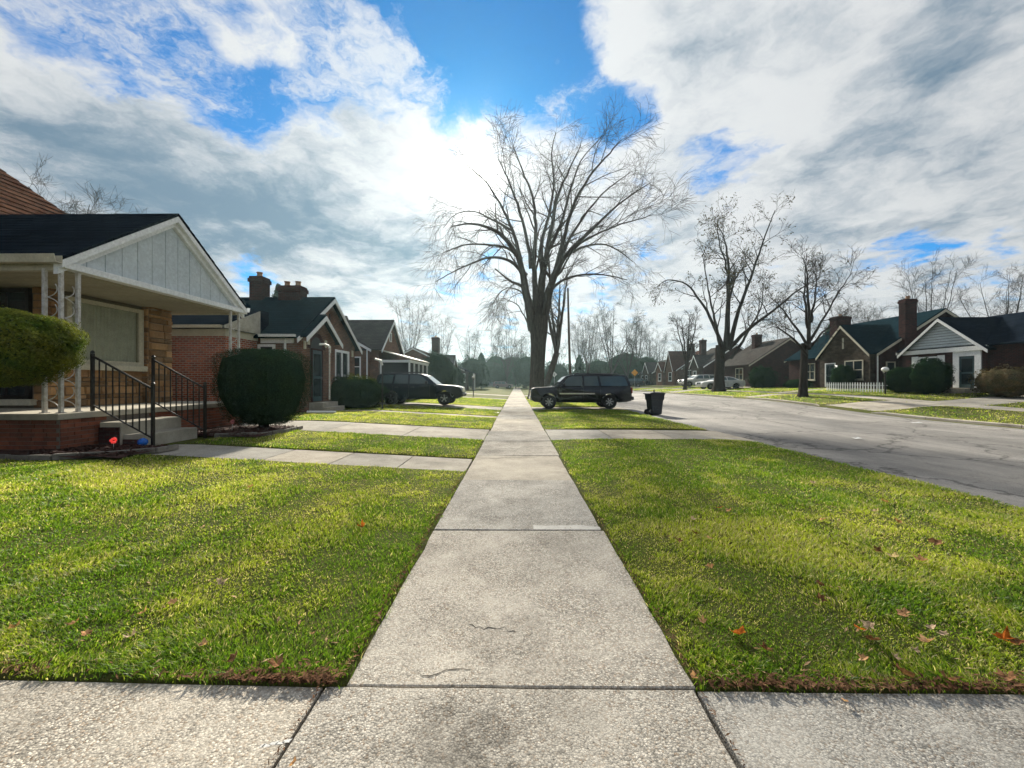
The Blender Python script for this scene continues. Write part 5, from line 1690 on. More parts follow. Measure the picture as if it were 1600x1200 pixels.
# ---- generic bare tree
def bare_tree(name, label, x, y, H_, r0, fork, spread, seed, P=None, leaders=5, mat='bark_dark', leaf=None, leafn=0, group=None, lean=0.0, minr=.012, leafsize=.07, limbs=None, low=None):
    z0 = h(x, y)
    root = thing(name, label, 'tree', (x, y, z0), group)
    T = Tree(seed, minr)
    fz = fork
    tl = [(x + lean * t, y, z0 - .05 + fz * t) for t in (0, .08, .25, .5, .75, 1)]
    trunk_rings(T.trunk, tl, [r0 * 1.25, r0 * 1.05, r0 * .95, r0 * .88, r0 * .86, r0 * .86], 12, .25, seed)
    P = P or dict(n=[8, 6, 5], ang=[42, 42, 42], len=[.20 * H_, .11 * H_, .06 * H_], rr=[.45, .5, .6], up=[.08, .05, .03, .0], curl=.14, t0=.25)
    top_ = Vector(tl[-1])
    if limbs is None:
        for k in range(leaders):
            a = 6.283 * k / leaders + T.r.uniform(-.4, .4)
            sp_ = spread * T.r.uniform(.35, 1.0) if k else spread * .1
            hh = (H_ - fz) * T.r.uniform(.75, 1.0) * (1 if k else 1.04)
            q1 = top_ + Vector((math.cos(a) * sp_ * .35, math.sin(a) * sp_ * .35, hh * .33))
            q2 = top_ + Vector((math.cos(a) * sp_ * .75, math.sin(a) * sp_ * .75, hh * .68))
            q3 = top_ + Vector((math.cos(a) * sp_, math.sin(a) * sp_, hh))
            T.limb([top_ - Vector((0, 0, .3)), q1, q2, q3], [r0 * .6, r0 * .42, r0 * .24, minr * 1.5], P, 0, 6)
    else:
        for pts, a, b in limbs:
            n = len(pts)
            T.limb(pts, [a + (b - a) * (k / (n - 1)) ** .7 for k in range(n)], P, 0, 6)
    T.build(root, mat, leaf, leafn, leafsize)
    return root

def at_depth(px, py, d, dyo=0.0):
    return Vector(((px - 807.5) / 600 * d, d + dyo, (598 - py) / 600 * d + 1.5))
# large bare tree across the street
dA = 37.6
A = lambda l, dyo: [at_depth(1130 + (px - 1130) * .95, 560 - (560 - py) * .93, dA, dyo * (k / (len(l) - 1))) for k, (px, py) in enumerate(l)]
PA = dict(n=[9, 6, 5], ang=[44, 44, 44], len=[3.0, 1.7, .95], rr=[.45, .5, .6], up=[.06, .05, .03, .01], curl=.15, t0=.28)
bare_tree('maple_tree', 'tall forked tree with a few dark leaves across the street', 20.0, 38.2, 19, .50, 4.6, 5, 31, PA, 5, 'bark_dark', 'tip_leaf', 2600, None, .15, .012, .085,
          limbs=[(A([(1133, 545), (1138, 470), (1141, 420), (1140, 370), (1128, 330)], 1.0), .30, .03), (A([(1138, 545), (1150, 480), (1165, 430), (1178, 380), (1195, 325)], -1.5), .24, .03),
                 (A([(1130, 548), (1115, 500), (1098, 460), (1080, 430), (1050, 420), (1035, 430)], 2.5), .2, .03), (A([(1136, 545), (1160, 515), (1195, 485), (1225, 455), (1250, 440)], -2.5), .22, .03),
                 (A([(1128, 560), (1112, 520), (1098, 490), (1085, 455), (1070, 405)], -3.0), .2, .03), (A([(1136, 530), (1142, 480), (1158, 430), (1180, 400), (1205, 385)], 3.0), .18, .03),
                 (A([(1140, 560), (1165, 530), (1185, 500), (1205, 470), (1215, 430)], 2.0), .18, .03), (A([(1139, 440), (1128, 400), (1115, 370), (1110, 335)], -1.0), .12, .03)])
dB = 25.4
A2 = lambda l, dyo: [at_depth(1260 + (px - 1260) * .92, 560 - (560 - py) * .93, dB, dyo * (k / (len(l) - 1))) for k, (px, py) in enumerate(l)]
PB = dict(n=[8, 6, 5], ang=[44, 44, 44], len=[1.9, 1.1, .65], rr=[.42, .5, .6], up=[.05, .03, .02, .0], curl=.16, t0=.2)
bare_tree('street_tree', 'slender bare tree with ascending limbs before the stone gabled house', 19.05, 25.8, 9, .24, 3.6, 3, 41, PB, 5, 'bark_dark', 'tip_leaf', 500, None, .1, .009, .05,
          limbs=[(A2([(1260, 545), (1262, 500), (1262, 450), (1262, 410), (1258, 388)], .5), .15, .02), (A2([(1262, 530), (1280, 490), (1298, 450), (1310, 425)], -1.0), .1, .015),
                 (A2([(1258, 540), (1240, 500), (1225, 470), (1210, 445)], 1.2), .1, .015), (A2([(1264, 540), (1290, 515), (1312, 505), (1325, 495)], 1.0), .08, .015),
                 (A2([(1256, 555), (1225, 525), (1195, 510), (1175, 515)], -.8), .09, .015), (A2([(1262, 500), (1278, 460), (1290, 425), (1300, 402)], 1.4), .09, .015), (A2([(1258, 510), (1245, 460), (1238, 425), (1230, 405)], -1.2), .09, .015)])
bare_tree('street_tree', 'small dark leaning tree beside the white cars', at_depth(1069, 600, 46).x, 46, 9, .2, 3.0, 3, 43, None, 5, 'bark_dark', None, 0, None, .2, .014)
bare_tree('street_tree', 'dark leaning tree just behind the elm', at_depth(849, 590, 52).x, 52, 17, .5, 5.5, 5, 47, None, 4, 'bark_elm', None, 0, None, 1.8, .016)

# background trees: two prototypes copied, each placed and scaled
def copy_tree(root, label, x, y, sc, rz, group, name=None):
    r = root.copy(); COL.objects.link(r)
    if name: r.name = name
    r.location = (x, y, h(x, y)); r.scale = (sc * .95, sc * .95, sc); r.rotation_euler = (0, 0, rz); r['label'] = label
    for c in root.children:
        d = c.copy(); COL.objects.link(d); d.parent = r
    return r
PBG = dict(n=[9, 6, 5], ang=[40, 42, 44], len=[3.0, 1.8, 1.1], rr=[.45, .55, .6], up=[.08, .06, .04, .02], curl=.14, t0=.2)
G = 'bare trees in the background'
def bg(kind, label, px, py_top, d, rz):
    x = (px - 807.5) / 600 * d; ztop = (598 - py_top) / 600 * d + 1.5 - h(x, d)
    return copy_tree(PROTO[kind], label, x, d, ztop / PH[kind], rz, G)
protoA = bare_tree('bare_tree', 'tall bare tree behind the left houses, its branches over the grey roof', (640 - 807.5) / 600 * 62, 62, 14, .17, 3.0, 5, 51, PBG, 6, 'bark_dark', None, 0, G, 0, .011)
protoB = bare_tree('bare_tree', 'bare round-headed tree far down the sidewalk left of the elm', (792 - 807.5) / 600 * 95, 95, 16, .2, 2.6, 7, 53, PBG, 7, 'bark_dark', None, 0, G, 0, .014)
PROTO = {'A': protoA, 'B': protoB}; PH = {'A': 14.0, 'B': 16.0}
bg('A', 'bare tree behind the far left chimney', 690, 500, 70, 1.0)
bg('B', 'bare tree showing between the far left house and the evergreens', 770, 515, 110, 2.2)
bg('B', 'bare tree directly behind the elm trunk', 820, 525, 120, .4)
bg('A', 'bare tree behind the windscreen of the black vehicle', 905, 510, 90, 4.0)
bg('B', 'tall bare tree over the roof of the black vehicle', 955, 478, 85, 5.1)
bg('A', 'bare tree at the right of the clump above the black vehicle', 995, 505, 92, 3.0)
bg('B', 'bare tree deep in the clump above the black vehicle', 930, 520, 105, .9)
bg('A', 'bare tree far along the right side of the street', 1030, 530, 110, 1.9)
bg('A', 'bare tree behind the brick chimney down the right side', 1062, 540, 100, .2)
bg('B', 'bare tree behind the low bungalow across the street', 1215, 505, 62, 2.8)
bg('A', 'bare tree left of the broad side chimney', 1340, 480, 50, 5.5)
bg('A', 'pale bare tree rising right of the broad side chimney', 1445, 425, 46, 2.1)
bg('A', 'bare tree over the roof at the far right', 1560, 438, 42, .7)
bg('A', 'bare tree behind the white gabled porch on the left', 70, 305, 30, 3.3)
bg('B', 'bare tree further right behind the white gabled porch', 130, 325, 40, 1.4)

bg('B', 'bare tree just left of the elm, low over the evergreens', 806, 530, 100, 3.1)
bg('A', 'bare tree behind the globe lamp on the left', 735, 522, 88, 2.5)
bg('B', 'bare tree low between the elm and the utility pole', 870, 535, 110, 1.2)
bg('A', 'bare tree at the left edge of the clump above the black vehicle', 918, 500, 75, 2.9)
bg('B', 'wide bare tree behind the rear of the black vehicle', 980, 500, 78, 1.7)
bg('A', 'bare tree behind the pale gabled house', 1015, 520, 95, 4.4)
bg('B', 'bare tree low behind the red-brown gable', 1090, 548, 88, 2.0)
bg('B', 'bare tree behind the bungalow ridge', 1180, 530, 70, 5.0)
bg('A', 'bare tree behind the stone gable roof', 1300, 490, 60, 1.1)
bg('B', 'bare tree left behind the green roof', 1355, 487, 58, 2.6)

# evergreens
def conifer(label, px, py_top, d, w, seed, mat='arborvitae_leaf', name='evergreen_tree', n=5200):
    x = (px - 807.5) / 600 * d; z0 = h(x, d); ht = (598 - py_top) / 600 * d + 1.5 - z0
    t = thing(name, label, 'tree', (x, d, z0), 'evergreens in the background')
    m = MB(); m.tube([(x, d, z0 - .05), (x, d, z0 + ht * .9)], [.16, .03], 7); m.build('trunk', 'bark_dark', t)
    r = np.random.default_rng(seed)
    u = r.random(n) ** .75; ang = r.uniform(0, 6.283, n)
    zz = .05 + u * .95
    cell = r.random((24, 16))[np.clip((zz * 24).astype(int), 0, 23), np.clip((ang / 6.284 * 16).astype(int), 0, 15)]
    rad = w * 1.25 * (1 - zz) ** .6 * (.45 + .6 * cell) * np.sqrt(r.uniform(.3, 1, n)) + .03
    p = np.stack([x + rad * np.cos(ang), d + rad * np.sin(ang), z0 + zz * ht - rad * .18], -1)
    nn = np.stack([np.cos(ang), np.sin(ang), .5 + 0 * ang], -1)
    link('crown', foliage_mesh('crown', p, nn, .10 + .0012 * d, seed, .45), mat, t, fix=False)
conifer('tall evergreen right of the far left house', 752, 552, 78, 1.9, 61)
shrub('evergreen_tree', 'broad dark evergreen left of the far parked cars', (-8.1, 70.0, 3.29), (2.5, 2.2, 2.82), 5200, .16, 'arborvitae_leaf', 62, 2.1, True, 'evergreens in the background', .24, cat='tree')
shrub('evergreen_tree', 'evergreen far down the sidewalk, left of the elm', (-5.7, 105.0, 4.92), (3.7, 3.2, 4.36), 5200, .16, 'arborvitae_leaf', 63, 2.1, True, 'evergreens in the background', .24, cat='tree')
shrub('evergreen_tree', 'evergreen directly left of the elm trunk', (-1.4, 115.0, 5.12), (4.4, 3.8, 4.58), 5200, .16, 'arborvitae_leaf', 64, 2.1, True, 'evergreens in the background', .24, cat='tree')
shrub('evergreen_tree', 'evergreen hidden behind the elm trunk', (2.4, 98.0, 4.43), (3.4, 3.0, 4.18), 5200, .16, 'arborvitae_leaf', 65, 2.1, True, 'evergreens in the background', .24, cat='tree')
shrub('evergreen_tree', 'evergreen behind the black vehicle windscreen', (11.1, 110.0, 3.71), (4.0, 3.5, 3.50), 5200, .16, 'arborvitae_leaf', 66, 2.1, True, 'evergreens in the background', .24, cat='tree')
conifer('pointed evergreen over the black vehicle roof', 905, 555, 84, 1.8, 67)
shrub('evergreen_tree', 'dense evergreen over the rear of the black vehicle', (24.6, 88.0, 4.49), (4.4, 3.8, 4.23), 5200, .16, 'arborvitae_leaf', 68, 2.1, True, 'evergreens in the background', .24, cat='tree')
shrub('evergreen_tree', 'rounded evergreen left of the far right gable', (32.1, 96.0, 4.28), (4.1, 3.6, 4.04), 5200, .16, 'arborvitae_leaf', 69, 2.1, True, 'evergreens in the background', .24, cat='tree')
shrub('evergreen_tree', 'dark evergreen among the clump above the black vehicle', (21.2, 100.0, 3.95), (3.9, 3.4, 3.72), 5200, .16, 'arborvitae_leaf', 70, 2.1, True, 'evergreens in the background', .24, cat='tree')
conifer('small spruce tip showing between the two chimneys', 432, 443, 34, 1.7, 71, 'arborvitae_leaf', 'spruce_tree', 2600)
conifer('dark evergreen behind the slender street tree', 1205, 545, 48, 2.6, 72)
conifer('dark evergreen behind the stone gable', 1300, 498, 46, 2.6, 73)
shrub('evergreen_tree', 'evergreen beside the far parked dark cars', (40.1, 125.0, 4.33), (4.6, 4.0, 4.08), 5200, .16, 'arborvitae_leaf', 74, 2.1, True, 'evergreens in the background', .24, cat='tree')
# far woodland closing the street
r = np.random.default_rng(12)
n = 70000
xw = r.uniform(-150, 190, n); yw = 140 + r.uniform(0, 30, n)
hw_ = 5.5 + 6 * fnoise(xw, yw * .2, .05, 88) + 2 * fnoise(xw, yw, .3, 90)
zw = r.uniform(0, 1, n) ** .8 * hw_
link('woodland', foliage_mesh('woodland', np.stack([xw, yw, zw], -1), r.normal(0, 1, (n, 3)), .42, 9), 'arborvitae_leaf', kind='stuff', label='distant belt of trees closing the end of the street', cat='trees', fix=False)
# ================================================================== VEHICLES
def arch(cx, cz, r, a0, a1, n=9):
    return [(cx + r * math.cos(a0 + (a1 - a0) * k / n), cz + r * math.sin(a0 + (a1 - a0) * k / n)) for k in range(n + 1)]

def vehicle(label, x, y, rz, S_, paint, group=None, detail=True, name='parked_car'):
    """front towards local +x, built from side outlines; z=0 at the ground"""
    z0 = S_.get('z', h(x, y) - .02)
    t = thing(name, label, 'car', (x, y, z0), group, None, False)
    t.rotation_euler = (0, 0, rz)
    L, Wd = S_['L'], S_['W']; w = Wd / 2
    X = lambda s: L / 2 - s           # s = distance from the front
    wr, (wf, wb) = S_['wr'], S_['wheels']
    ar = wr + .075; gc = S_['gc']
    # lower body outline (front -> hood -> belt -> rear -> underside with arches)
    up = [(X(s), z) for s, z in S_['lower']]
    ua = math.asin(min(1, max(-1, (gc - wr) / ar)))
    und = []
    und += arch(X(wb), wr, ar, math.pi - ua, ua, 10)
    und += arch(X(wf), wr, ar, math.pi - ua, ua, 10)
    outline = up + und
    m = MB(); n = len(outline)
    for sg in (-1, 1):
        for (a, b) in outline:
            e = .05 * S(np.array((.75 - b) / .45)) + .035 * max(0, (b - .85) / .4)
            nose = max(0, (a - (L / 2 - .55)) / .55) ** 2 * .13 + max(0, (-a - (L / 2 - .35)) / .35) ** 2 * .06
            m.v.append((a, sg * (w - float(e) - nose), b))
    m.f = [tuple(range(n)), tuple(range(2 * n - 1, n - 1, -1))] + [(k, (k + 1) % n, n + (k + 1) % n, n + k) for k in range(n)]
    me = m.mesh('body')
    bm = bmesh.new(); bm.from_mesh(me); bmesh.ops.recalc_face_normals(bm, faces=bm.faces)
    bmesh.ops.triangulate(bm, faces=[f for f in bm.faces if len(f.verts) > 4]); bm.to_mesh(me); bm.free()
    link('body', me, paint, t, bevel=.025, fix=False)
    # greenhouse
    G_ = S_['green']; zb = G_[0][1]; zt = max(z for s, z in G_)
    wb_, wt = w - .05, w - S_.get('tumble', .2)
    yy = lambda z: wb_ + (wt - wb_) * (z - zb) / (zt - zb)
    g = [(X(s), z) for s, z in G_]; n = len(g)
    m = MB()
    for sg in (-1, 1):
        for a, b in g: m.v.append((a, sg * yy(b), b))
    m.f = [tuple(range(n)), tuple(range(2 * n - 1, n - 1, -1))] + [(k, (k + 1) % n, n + (k + 1) % n, n + k) for k in range(n)]
    m.build('cabin', paint, t, bevel=.03)
    for sg in (-1, 1):
        for win in S_['side']:
            m = MB()
            m.poly([(X(s), sg * (yy(z) + .012), z) for s, z in win]); i = len(m.v)
            m.poly([(X(s), sg * (yy(z) - .012), z) for s, z in win])
            k_ = len(win)
            for k in range(k_): m.f.append((k, (k + 1) % k_, k_ + (k + 1) % k_, k_ + k))
            m.build('side_window', 'car_glass', t)
    def cross_glass(pa, pb, nm, inset=.09):
        (s0, za), (s1, zb2) = pa, pb
        dv = Vector((X(s1) - X(s0), 0, zb2 - za)).normalized(); nv = Vector((dv.z, 0, -dv.x))
        if (nm == 'windscreen') != (nv.x > 0): nv = -nv
        A = Vector((X(s0), 0, za)) + dv * .05; B = Vector((X(s1), 0, zb2)) - dv * .05
        m = MB(); pts = []
        for o in (.012, -.01):
            for P_, sgn in ((A, -1), (A, 1), (B, 1), (B, -1)):
                pts.append(Vector((P_.x, sgn * (yy(P_.z) - inset), P_.z)) + nv * o)
        m.v = [tuple(p) for p in pts]; m.f = [(0, 1, 2, 3), (4, 5, 6, 7)] + [(k, (k + 1) % 4, 4 + (k + 1) % 4, 4 + k) for k in range(4)]
        m.build(nm, 'car_glass', t)
    cross_glass(S_['ws'][0], S_['ws'][1], 'windscreen')
    cross_glass(S_['rw'][0], S_['rw'][1], 'rear_window')
    # wheels
    for s in (wf, wb):
        for sg in (-1, 1):
            cy = sg * (w - .14)
            m = MB(); o = sg
            pr = [(wr * .62, -.10), (wr * .93, -.115), (wr, -.08), (wr, .08), (wr * .93, .115), (wr * .62, .10), (wr * .6, 0), (wr * .62, -.10)]
            m.lathe([(r, z) for r, z in pr], (X(s), cy, wr), 24, 'y')
            wh = m.build('wheel', 'tyre', t, smooth=True)
            m = MB(); m.lathe([(wr * .64, .02 * o), (wr * .63, .095 * o), (wr * .56, .10 * o), (wr * .55, .03 * o), (0.001, .03 * o)], (X(s), cy, wr), 24, 'y')
            m.build('rim', 'plastic_dark', wh)
            m = MB()
            ns = S_.get('spokes', 6)
            for k in range(ns):
                a = 6.283 * k / ns + .3
                ca, sa = math.cos(a), math.sin(a)
                q = []
                for rr, hw in ((wr * .10, .026), (wr * .58, .034)):
                    for e in (-1, 1): q.append((rr * ca - e * hw * sa, rr * sa + e * hw * ca))
                for dpt in (.055, .092):
                    for (a_, b_) in (q[0], q[1], q[3], q[2]): m.v.append((X(s) + a_, cy + dpt * o, wr + b_))
                i = len(m.v) - 8
                m.f += [(i, i + 1, i + 2, i + 3), (i + 4, i + 5, i + 6, i + 7)] + [(i + j, i + (j + 1) % 4, i + 4 + (j + 1) % 4, i + 4 + j) for j in range(4)]
            m.lathe([(0.001, .1 * o), (wr * .14, .098 * o), (wr * .15, .06 * o)], (X(s), cy, wr), 12, 'y')
            m.build('spokes', 'alloy', wh)
    # wheel wells: dark inner box
    m = MB(); m.box(-L / 2 + .25, L / 2 - .25, -(w - .3), w - .3, gc + .02, .62); m.build('underbody', 'plastic_dark', t)
    # lights, bumpers, grille
    zl = S_['lights']
    for sg in (-1, 1):
        m = MB(); a, b = sorted((sg * (w - .46), sg * (w - .17)))
        m.box(L / 2 - .30, L / 2 - .055 + S_.get('lo', 0), a, b, zl - .09, zl + .07); m.build('headlight', 'lamp_clear', t, bevel=.015)
        m = MB(); a, b = sorted((sg * (w - .30), sg * (w - .075)))
        m.box(-L / 2 - .012, -L / 2 + .16, a, b, zl - .05, zl + .28); m.build('tail_light', 'lamp_red', t, bevel=.015)
    m = MB(); m.box(L / 2 - .12, L / 2 + .0, -(w - .5), w - .5, zl - .16, zl + .10); m.build('grille', 'chrome' if detail else 'plastic_dark', t, bevel=.01)
    m = MB(); m.box(L / 2 - .2, L / 2 + .05, -(w - .14), w - .14, .48, zl - .24); m.build('front_bumper', S_.get('bump', 'plastic_dark'), t, bevel=.04)
    m = MB(); m.box(-L / 2 - .10, -L / 2 + .2, -(w - .10), w - .10, .50, .70); m.build('rear_bumper', 'plastic_dark', t, bevel=.04)
    if detail:
        for sg in (-1, 1):
            ms = S_['mirror']
            m = MB(); a, b = sorted((sg * (w - .06), sg * (w + .19)))
            m.box(X(ms) - .06, X(ms) + .06, a, b, zb + .03, zb + .20); m.build('mirror', 'plastic_dark', t, bevel=.03)
            for s in S_['handles']:
                m = MB(); a, b = sorted((sg * (w - .03), sg * (w + .018)))
                m.box(X(s) - .09, X(s) + .09, a, b, zb - .16, zb - .12); m.build('door_handle', S_.get('hm', 'plastic_dark'), t, bevel=.008)
            for s in S_['seams']:
                m = MB(); a, b = sorted((sg * (w - .03), sg * (w + .0025)))
                m.box(X(s) - .004, X(s) + .004, a, b, gc + .12, zb - .02); m.build('door_seam', 'crack_dirt', t)
            if S_.get('strip'):
                s0, s1, z = S_['strip']; m = MB(); a, b = sorted((sg * (w - .035), sg * (w + .02)))
                m.box(X(s1), X(s0), a, b, z - .035, z + .035); m.build('side_moulding', 'chrome', t, label='bright strip along the doors')
            if S_.get('rails'):
                s0, s1 = S_['rails']; yr = wt - .08
                m = MB(); m.tube([(X(s0), sg * yr, zt - .02), (X(s0 + .12), sg * yr, zt + .055), (X(s1 - .12), sg * yr, zt + .045), (X(s1), sg * yr, zt - .05)], .02, 6); m.build('roof_rail', 'plastic_dark', t)
        m = MB(); m.box(-L / 2 - .115, -L / 2 - .10, -.16, .16, .56, .68); m.build('licence_plate', 'sign_white', t)
    return t

SUB = dict(L=5.65, W=2.02, wr=.40, wheels=(1.02, 4.38), gc=.36, spokes=7, lights=.93, lo=-.02, bump='chrome', tumble=.21,
           lower=[(.22, .40), (.02, .50), (.0, .72), (.02, .96), (.07, 1.11), (.24, 1.175), (1.45, 1.25), (5.54, 1.26), (5.60, 1.0), (5.63, .62), (5.60, .46), (5.35, .40)],
           green=[(1.35, 1.245), (1.99, 1.84), (2.25, 1.905), (3.7, 1.93), (5.2, 1.905), (5.40, 1.84), (5.57, 1.255)],
           side=[[(1.74, 1.29), (2.10, 1.76), (2.34, 1.82), (2.86, 1.83), (2.86, 1.29)], [(2.98, 1.29), (2.98, 1.82), (3.72, 1.83), (3.80, 1.29)], [(3.92, 1.29), (3.84, 1.82), (5.08, 1.82), (5.24, 1.76), (5.40, 1.34), (5.36, 1.29)]],
           ws=((1.38, 1.26), (1.98, 1.825)), rw=((5.555, 1.30), (5.41, 1.80)), mirror=1.85, handles=(2.68, 3.62), seams=(1.72, 2.92, 3.86), strip=(1.60, 3.55, .86), rails=(2.3, 5.0), hm='paint_black')
vehicle('large black utility vehicle parked across the apron beside the sidewalk', 3.60, 22.35, R(180), SUB, 'paint_black', name='parked_suv')
DUR = dict(L=4.95, W=1.94, wr=.38, wheels=(.98, 3.98), gc=.34, spokes=5, lights=.90, lo=-.03, tumble=.22,
           lower=[(.25, .38), (.05, .46), (.0, .66), (.03, .90), (.14, 1.02), (.5, 1.09), (1.45, 1.16), (4.86, 1.20), (4.93, .95), (4.94, .60), (4.88, .44), (4.62, .38)],
           green=[(1.40, 1.155), (2.04, 1.66), (2.34, 1.76), (3.5, 1.80), (4.6, 1.76), (4.76, 1.68), (4.89, 1.19)],
           side=[[(1.80, 1.21), (2.17, 1.58), (2.42, 1.68), (2.92, 1.70), (2.92, 1.21)], [(3.02, 1.21), (3.02, 1.70), (3.72, 1.71), (3.80, 1.22)], [(3.90, 1.22), (3.84, 1.71), (4.50, 1.67), (4.66, 1.24)]],
           ws=((1.43, 1.17), (2.02, 1.64)), rw=((4.87, 1.23), (4.78, 1.64)), mirror=1.95, handles=(2.75, 3.65), seams=(1.78, 2.97, 3.87), rails=(2.3, 4.5))
vehicle('dark blue-black utility vehicle in the driveway left of the sidewalk', -5.55, 22.3, 0, DUR, 'paint_navy', name='parked_suv')
SED = dict(L=4.85, W=1.86, wr=.34, wheels=(.95, 3.80), gc=.26, spokes=6, lights=.70, lo=-.04, tumble=.30,
           lower=[(.3, .28), (.05, .34), (.0, .55), (.06, .74), (.3, .84), (1.45, .98), (4.2, 1.04), (4.75, 1.0), (4.84, .85), (4.85, .55), (4.78, .36), (4.5, .28)],
           green=[(1.35, .97), (2.15, 1.36), (2.55, 1.44), (3.1, 1.44), (3.6, 1.36), (4.35, 1.02)],
           side=[[(1.75, 1.02), (2.25, 1.33), (2.6, 1.38), (2.8, 1.385), (2.8, 1.03)], [(2.88, 1.03), (2.88, 1.385), (3.15, 1.38), (3.55, 1.31), (3.95, 1.06)]],
           ws=((1.40, .99), (2.13, 1.35)), rw=((4.3, 1.05), (3.63, 1.34)), mirror=1.85, handles=(2.6, 3.5), seams=(1.6, 2.84, 3.7))
vehicle('white sedan behind the tall tree across the street', 23.1, 44.0, R(180), SED, 'paint_white', 'cars parked down the street')
CUV = dict(DUR); CUV = {**DUR, 'L': 4.75, 'wheels': (.92, 3.8)}
CUV['lower'] = [(s * .96, z * .94) for s, z in DUR['lower']]; CUV['green'] = [(s * .96, z * .94) for s, z in DUR['green']]
CUV['side'] = [[(s * .96, z * .94) for s, z in w_] for w_ in DUR['side']]; CUV['ws'] = tuple((s * .96, z * .94) for s, z in DUR['ws']); CUV['rw'] = tuple((s * .96, z * .94) for s, z in DUR['rw']); CUV['lights'] = .84
vehicle('white utility vehicle beyond the white sedan', 25.3, 54.2, R(180), CUV, 'paint_white', 'cars parked down the street', name='parked_suv')
vehicle('mauve sedan parked across the far sidewalk', -3.2, 92, 0, CUV, 'paint_mauve', 'cars parked down the street', False)
vehicle('grey sedan just behind the mauve one', -6.4, 96, 0, SED, 'paint_grey', 'cars parked down the street', False)
vehicle('dark car across the street behind the black vehicle tail', 21.0, 72.0, R(175), CUV, 'paint_navy', 'cars parked down the street', False)
vehicle('second dark car beside the far lawn across the street', 24.0, 77.0, R(182), SED, 'paint_black', 'cars parked down the street', False)

# ================================================================== WHEELED BIN
bx, by = 6.55, 18.35
bz = -.03
bn = thing('wheelie_bin', 'dark wheeled rubbish bin at the street edge behind the black vehicle', 'bin', (bx, by, bz), None, None, False)
bn.rotation_euler = (0, 0, R(8))
m = MB(); i = 0
rings = [(.235, .21, .03), (.25, .225, .08), (.30, .27, .70), (.33, .30, .73), (.345, .315, .96), (.36, .33, .98), (.36, .33, 1.01)]
for (a, b, z) in rings: m.v += [(-a, -b, z), (a, -b, z), (a, b, z), (-a, b, z)]
for k in range(len(rings) - 1):
    for j in range(4): m.f.append((k * 4 + j, k * 4 + (j + 1) % 4, k * 4 + 4 + (j + 1) % 4, k * 4 + 4 + j))
m.f.append((3, 2, 1, 0))
m.build('body', 'bin_plastic', bn, bevel=.02)
m = MB()
lid = [(-.40, 1.012), (-.39, 1.05), (-.2, 1.085), (.2, 1.075), (.38, 1.035), (.38, 1.012)]
m.prism(lid, 'y', -.35, .35); m.build('lid', 'bin_plastic', bn, bevel=.015)
m = MB(); m.tube([(-.42, -.22, .99), (-.46, -.22, 1.0), (-.46, .22, 1.0), (-.42, .22, .99)], .016, 6); m.build('handle', 'bin_plastic', bn)
m = MB(); m.tube([(-.03, 0, 1.07), (-.02, 0, 1.19)], .035, 6); m.build('lid_knob', 'plastic_dark', bn)
for sg in (-1, 1):
    m = MB(); m.lathe([(.02, -.03), (.12, -.03), (.135, -.015), (.135, .015), (.12, .03), (.02, .03)], (-.27, sg * .24, .135), 14, 'y'); m.build('wheel', 'tyre', bn, smooth=True)
for (x0, x1, z0, z1) in ((-.19, -.18, .24, .42), (-.20, -.12, .415, .43), (-.09, .0, .40, .412), (-.08, -.07, .28, .40), (-.02, .08, .27, .285), (.06, .13, .36, .37), (.10, .11, .24, .33)):
    m = MB(); y0 = -.247 - (z0 + z1) / 2 * .0 
    yf = lambda z: -(.225 + (.27 - .225) * (z - .08) / .62) - .004
    m.poly([(x0, yf(z0), z0), (x1, yf(z0), z0), (x1, yf(z1), z1), (x0, yf(z1), z1)]); m.build('faded_stencil', 'bin_mark', bn, fix=False)

# ================================================================== FENCE, LAMPS, SIGNS, POLE
fn = thing('picket_fence', 'short white picket fence before the stone gabled house', 'fence', (24, 27.6, h(24, 27.6)))
pk = MB(); pk.prism([(-.035, 0), (.035, 0), (.035, .58), (0, .66), (-.035, .58)], 'x', -.011, .011); pkm = pk.mesh('picket'); pkm.materials.append(MATS['white_paint']); fixn(pkm)
npk = 24
for k in range(npk):
    yy = 25.3 + 4.7 * k / (npk - 1)
    link('picket', pkm, None, fn, (24.0, yy, h(24, yy) + .03 + random.uniform(-.01, .01)), fix=False)
for z in (.16, .46):
    m = MB(); m.tube([(24.035, 25.2, h(24, 25.2) + z + .03), (24.035, 27.6, h(24, 27.6) + z + .03), (24.035, 30.1, h(24, 30.1) + z + .03)], .028, 4); m.build('rail', 'white_paint', fn)

def globe_lamp(label, x, y, z, r=.16, group='globe yard lamps'):
    z0 = h(x, y); t = thing('lamp_post', label, 'lamp post', (x, y, z0), group)
    m = MB(); m.tube([(x, y, z0 - .05), (x, y, z - r)], .045, 8); m.build('post', 'black_iron', t)
    m = MB(); m.lathe([(.05, z - r - .1), (.09, z - r - .02), (.06, z - r + .02)], (x, y, 0), 10); m.build('collar', 'black_iron', t)
    m = MB(); m.lathe([(r * math.sin(a) + .001, z - r * .85 * math.cos(a)) for a in np.linspace(0, math.pi, 9)], (x, y, 0), 14); m.build('globe', 'globe_white', t, smooth=True)
globe_lamp('yard lamp with white globe at the end of the picket fence', 23.6, 24.9, 2.35, .19)
globe_lamp('small white globe lamp far down the left side', -4.25, 37.5, 2.05, .15)

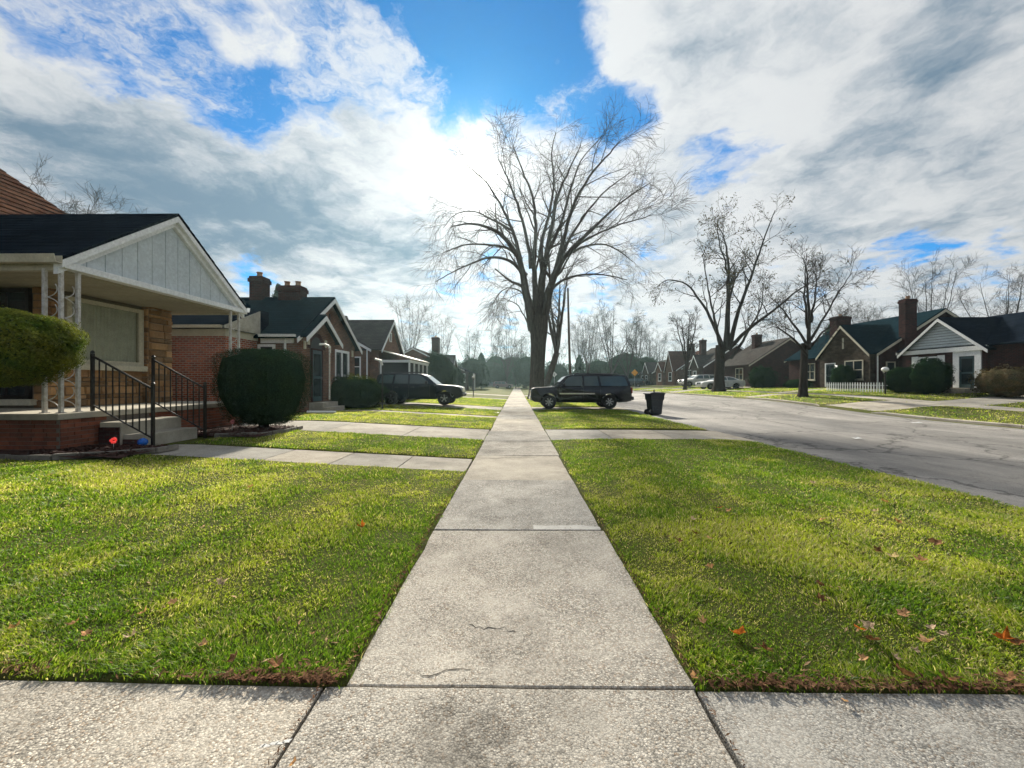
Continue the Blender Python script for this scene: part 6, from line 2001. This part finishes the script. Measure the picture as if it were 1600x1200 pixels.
up = thing('utility_pole', 'tall thin wooden utility pole right of the elm', 'utility pole', (6.9, 50, 0))
px_ = (889 - 807.5) / 600 * 50
m = MB(); m.tube([(px_ + .25, 50, -.2), (px_, 50, 7), (px_ - .15, 50, 13.8)], [.19, .16, .12], 10); m.build('pole', 'wood_pole', up)
def diamond_sign(label, x, y, z, s, mat, mark=True):
    z0 = h(x, y); t = thing('road_sign', label, 'sign', (x, y, z0))
    m = MB(); m.tube([(x, y + .02, z0 - .1), (x, y + .02, z + s * .7)], .03, 6); m.build('post', 'alloy', t)
    m = MB(); m.prism([(x - s, z), (x, z - s), (x + s, z), (x, z + s)], 'y', y - .03, y - .015); f = m.build('panel', mat, t)
    if mark:
        m = MB(); m.prism([(x - s * .1, z - s * .4), (x + s * .1, z - s * .4), (x + s * .1, z + s * .35), (x - s * .1, z + s * .35)], 'y', y - .036, y - .032); m.build('mark', 'plastic_dark', f)
diamond_sign('pale diamond road sign above the black vehicle hood', (866 - 807.5) / 600 * 58, 58, 2.75, .42, 'sign_white')
diamond_sign('yellow diamond road sign above the black vehicle tail', (991 - 807.5) / 600 * 62, 62, 3.1, .55, 'sign_yellow', False)

# small pale litter on the road and lawns
for k, (px, py, lab) in enumerate(((1340, 687, 'scrap of white litter in the middle of the street'), (1290, 643, 'scrap of white litter by the far kerb'), (776, 645, 'scrap of pale litter on the sidewalk'), (1433, 662, 'scrap of white litter near the far kerb at right'))):
    x, y = gpt(px, py, .0); z = (float(Gz(x, y)) + .03 if x > ROAD0 else .004)
    m = MB(); s = .10 + .03 * k
    m.v = [(-s, -.06, .004), (0, -.09, .02), (s, -.04, .004), (s * .7, .07, .03), (-.02, .04, .012), (-s, .08, .02)]; m.f = [(0, 1, 4), (1, 2, 4), (2, 3, 4), (4, 5, 0)]
    m.build('litter', 'sign_white', at=(x, y, z), label=lab, cat='litter', fix=False)

# haze volume added to imitate the teal veiling glare of the lens
m = MB(); m.box(-720, 720, -320, 1520, -1.6, 31.5)
m.build('haze', None, kind='stuff', label='added thin teal haze standing in for lens veiling glare over the street', cat='haze')
hm = bpy.data.materials.new('haze'); hm.use_nodes = True; hm.node_tree.nodes.clear()
Z = NT(hm.node_tree)
pv = Z.new('ShaderNodeVolumePrincipled')
pv.inputs['Color'].default_value = (.66, .92, .96, 1)
pv.inputs['Density'].default_value = .0004
pv.inputs['Anisotropy'].default_value = .6
zo = Z.new('ShaderNodeOutputMaterial'); Z.l.new(pv.outputs[0], zo.inputs['Volume'])
bpy.data.objects['haze'].data.materials.append(hm)

# parts keep the plain world offset; the helper key is no longer needed
for o in ROOTS:
    if '_w' in o: del o['_w']
print('objects', len(bpy.data.objects), 'tris', sum(len(m.polygons) for m in bpy.data.meshes))
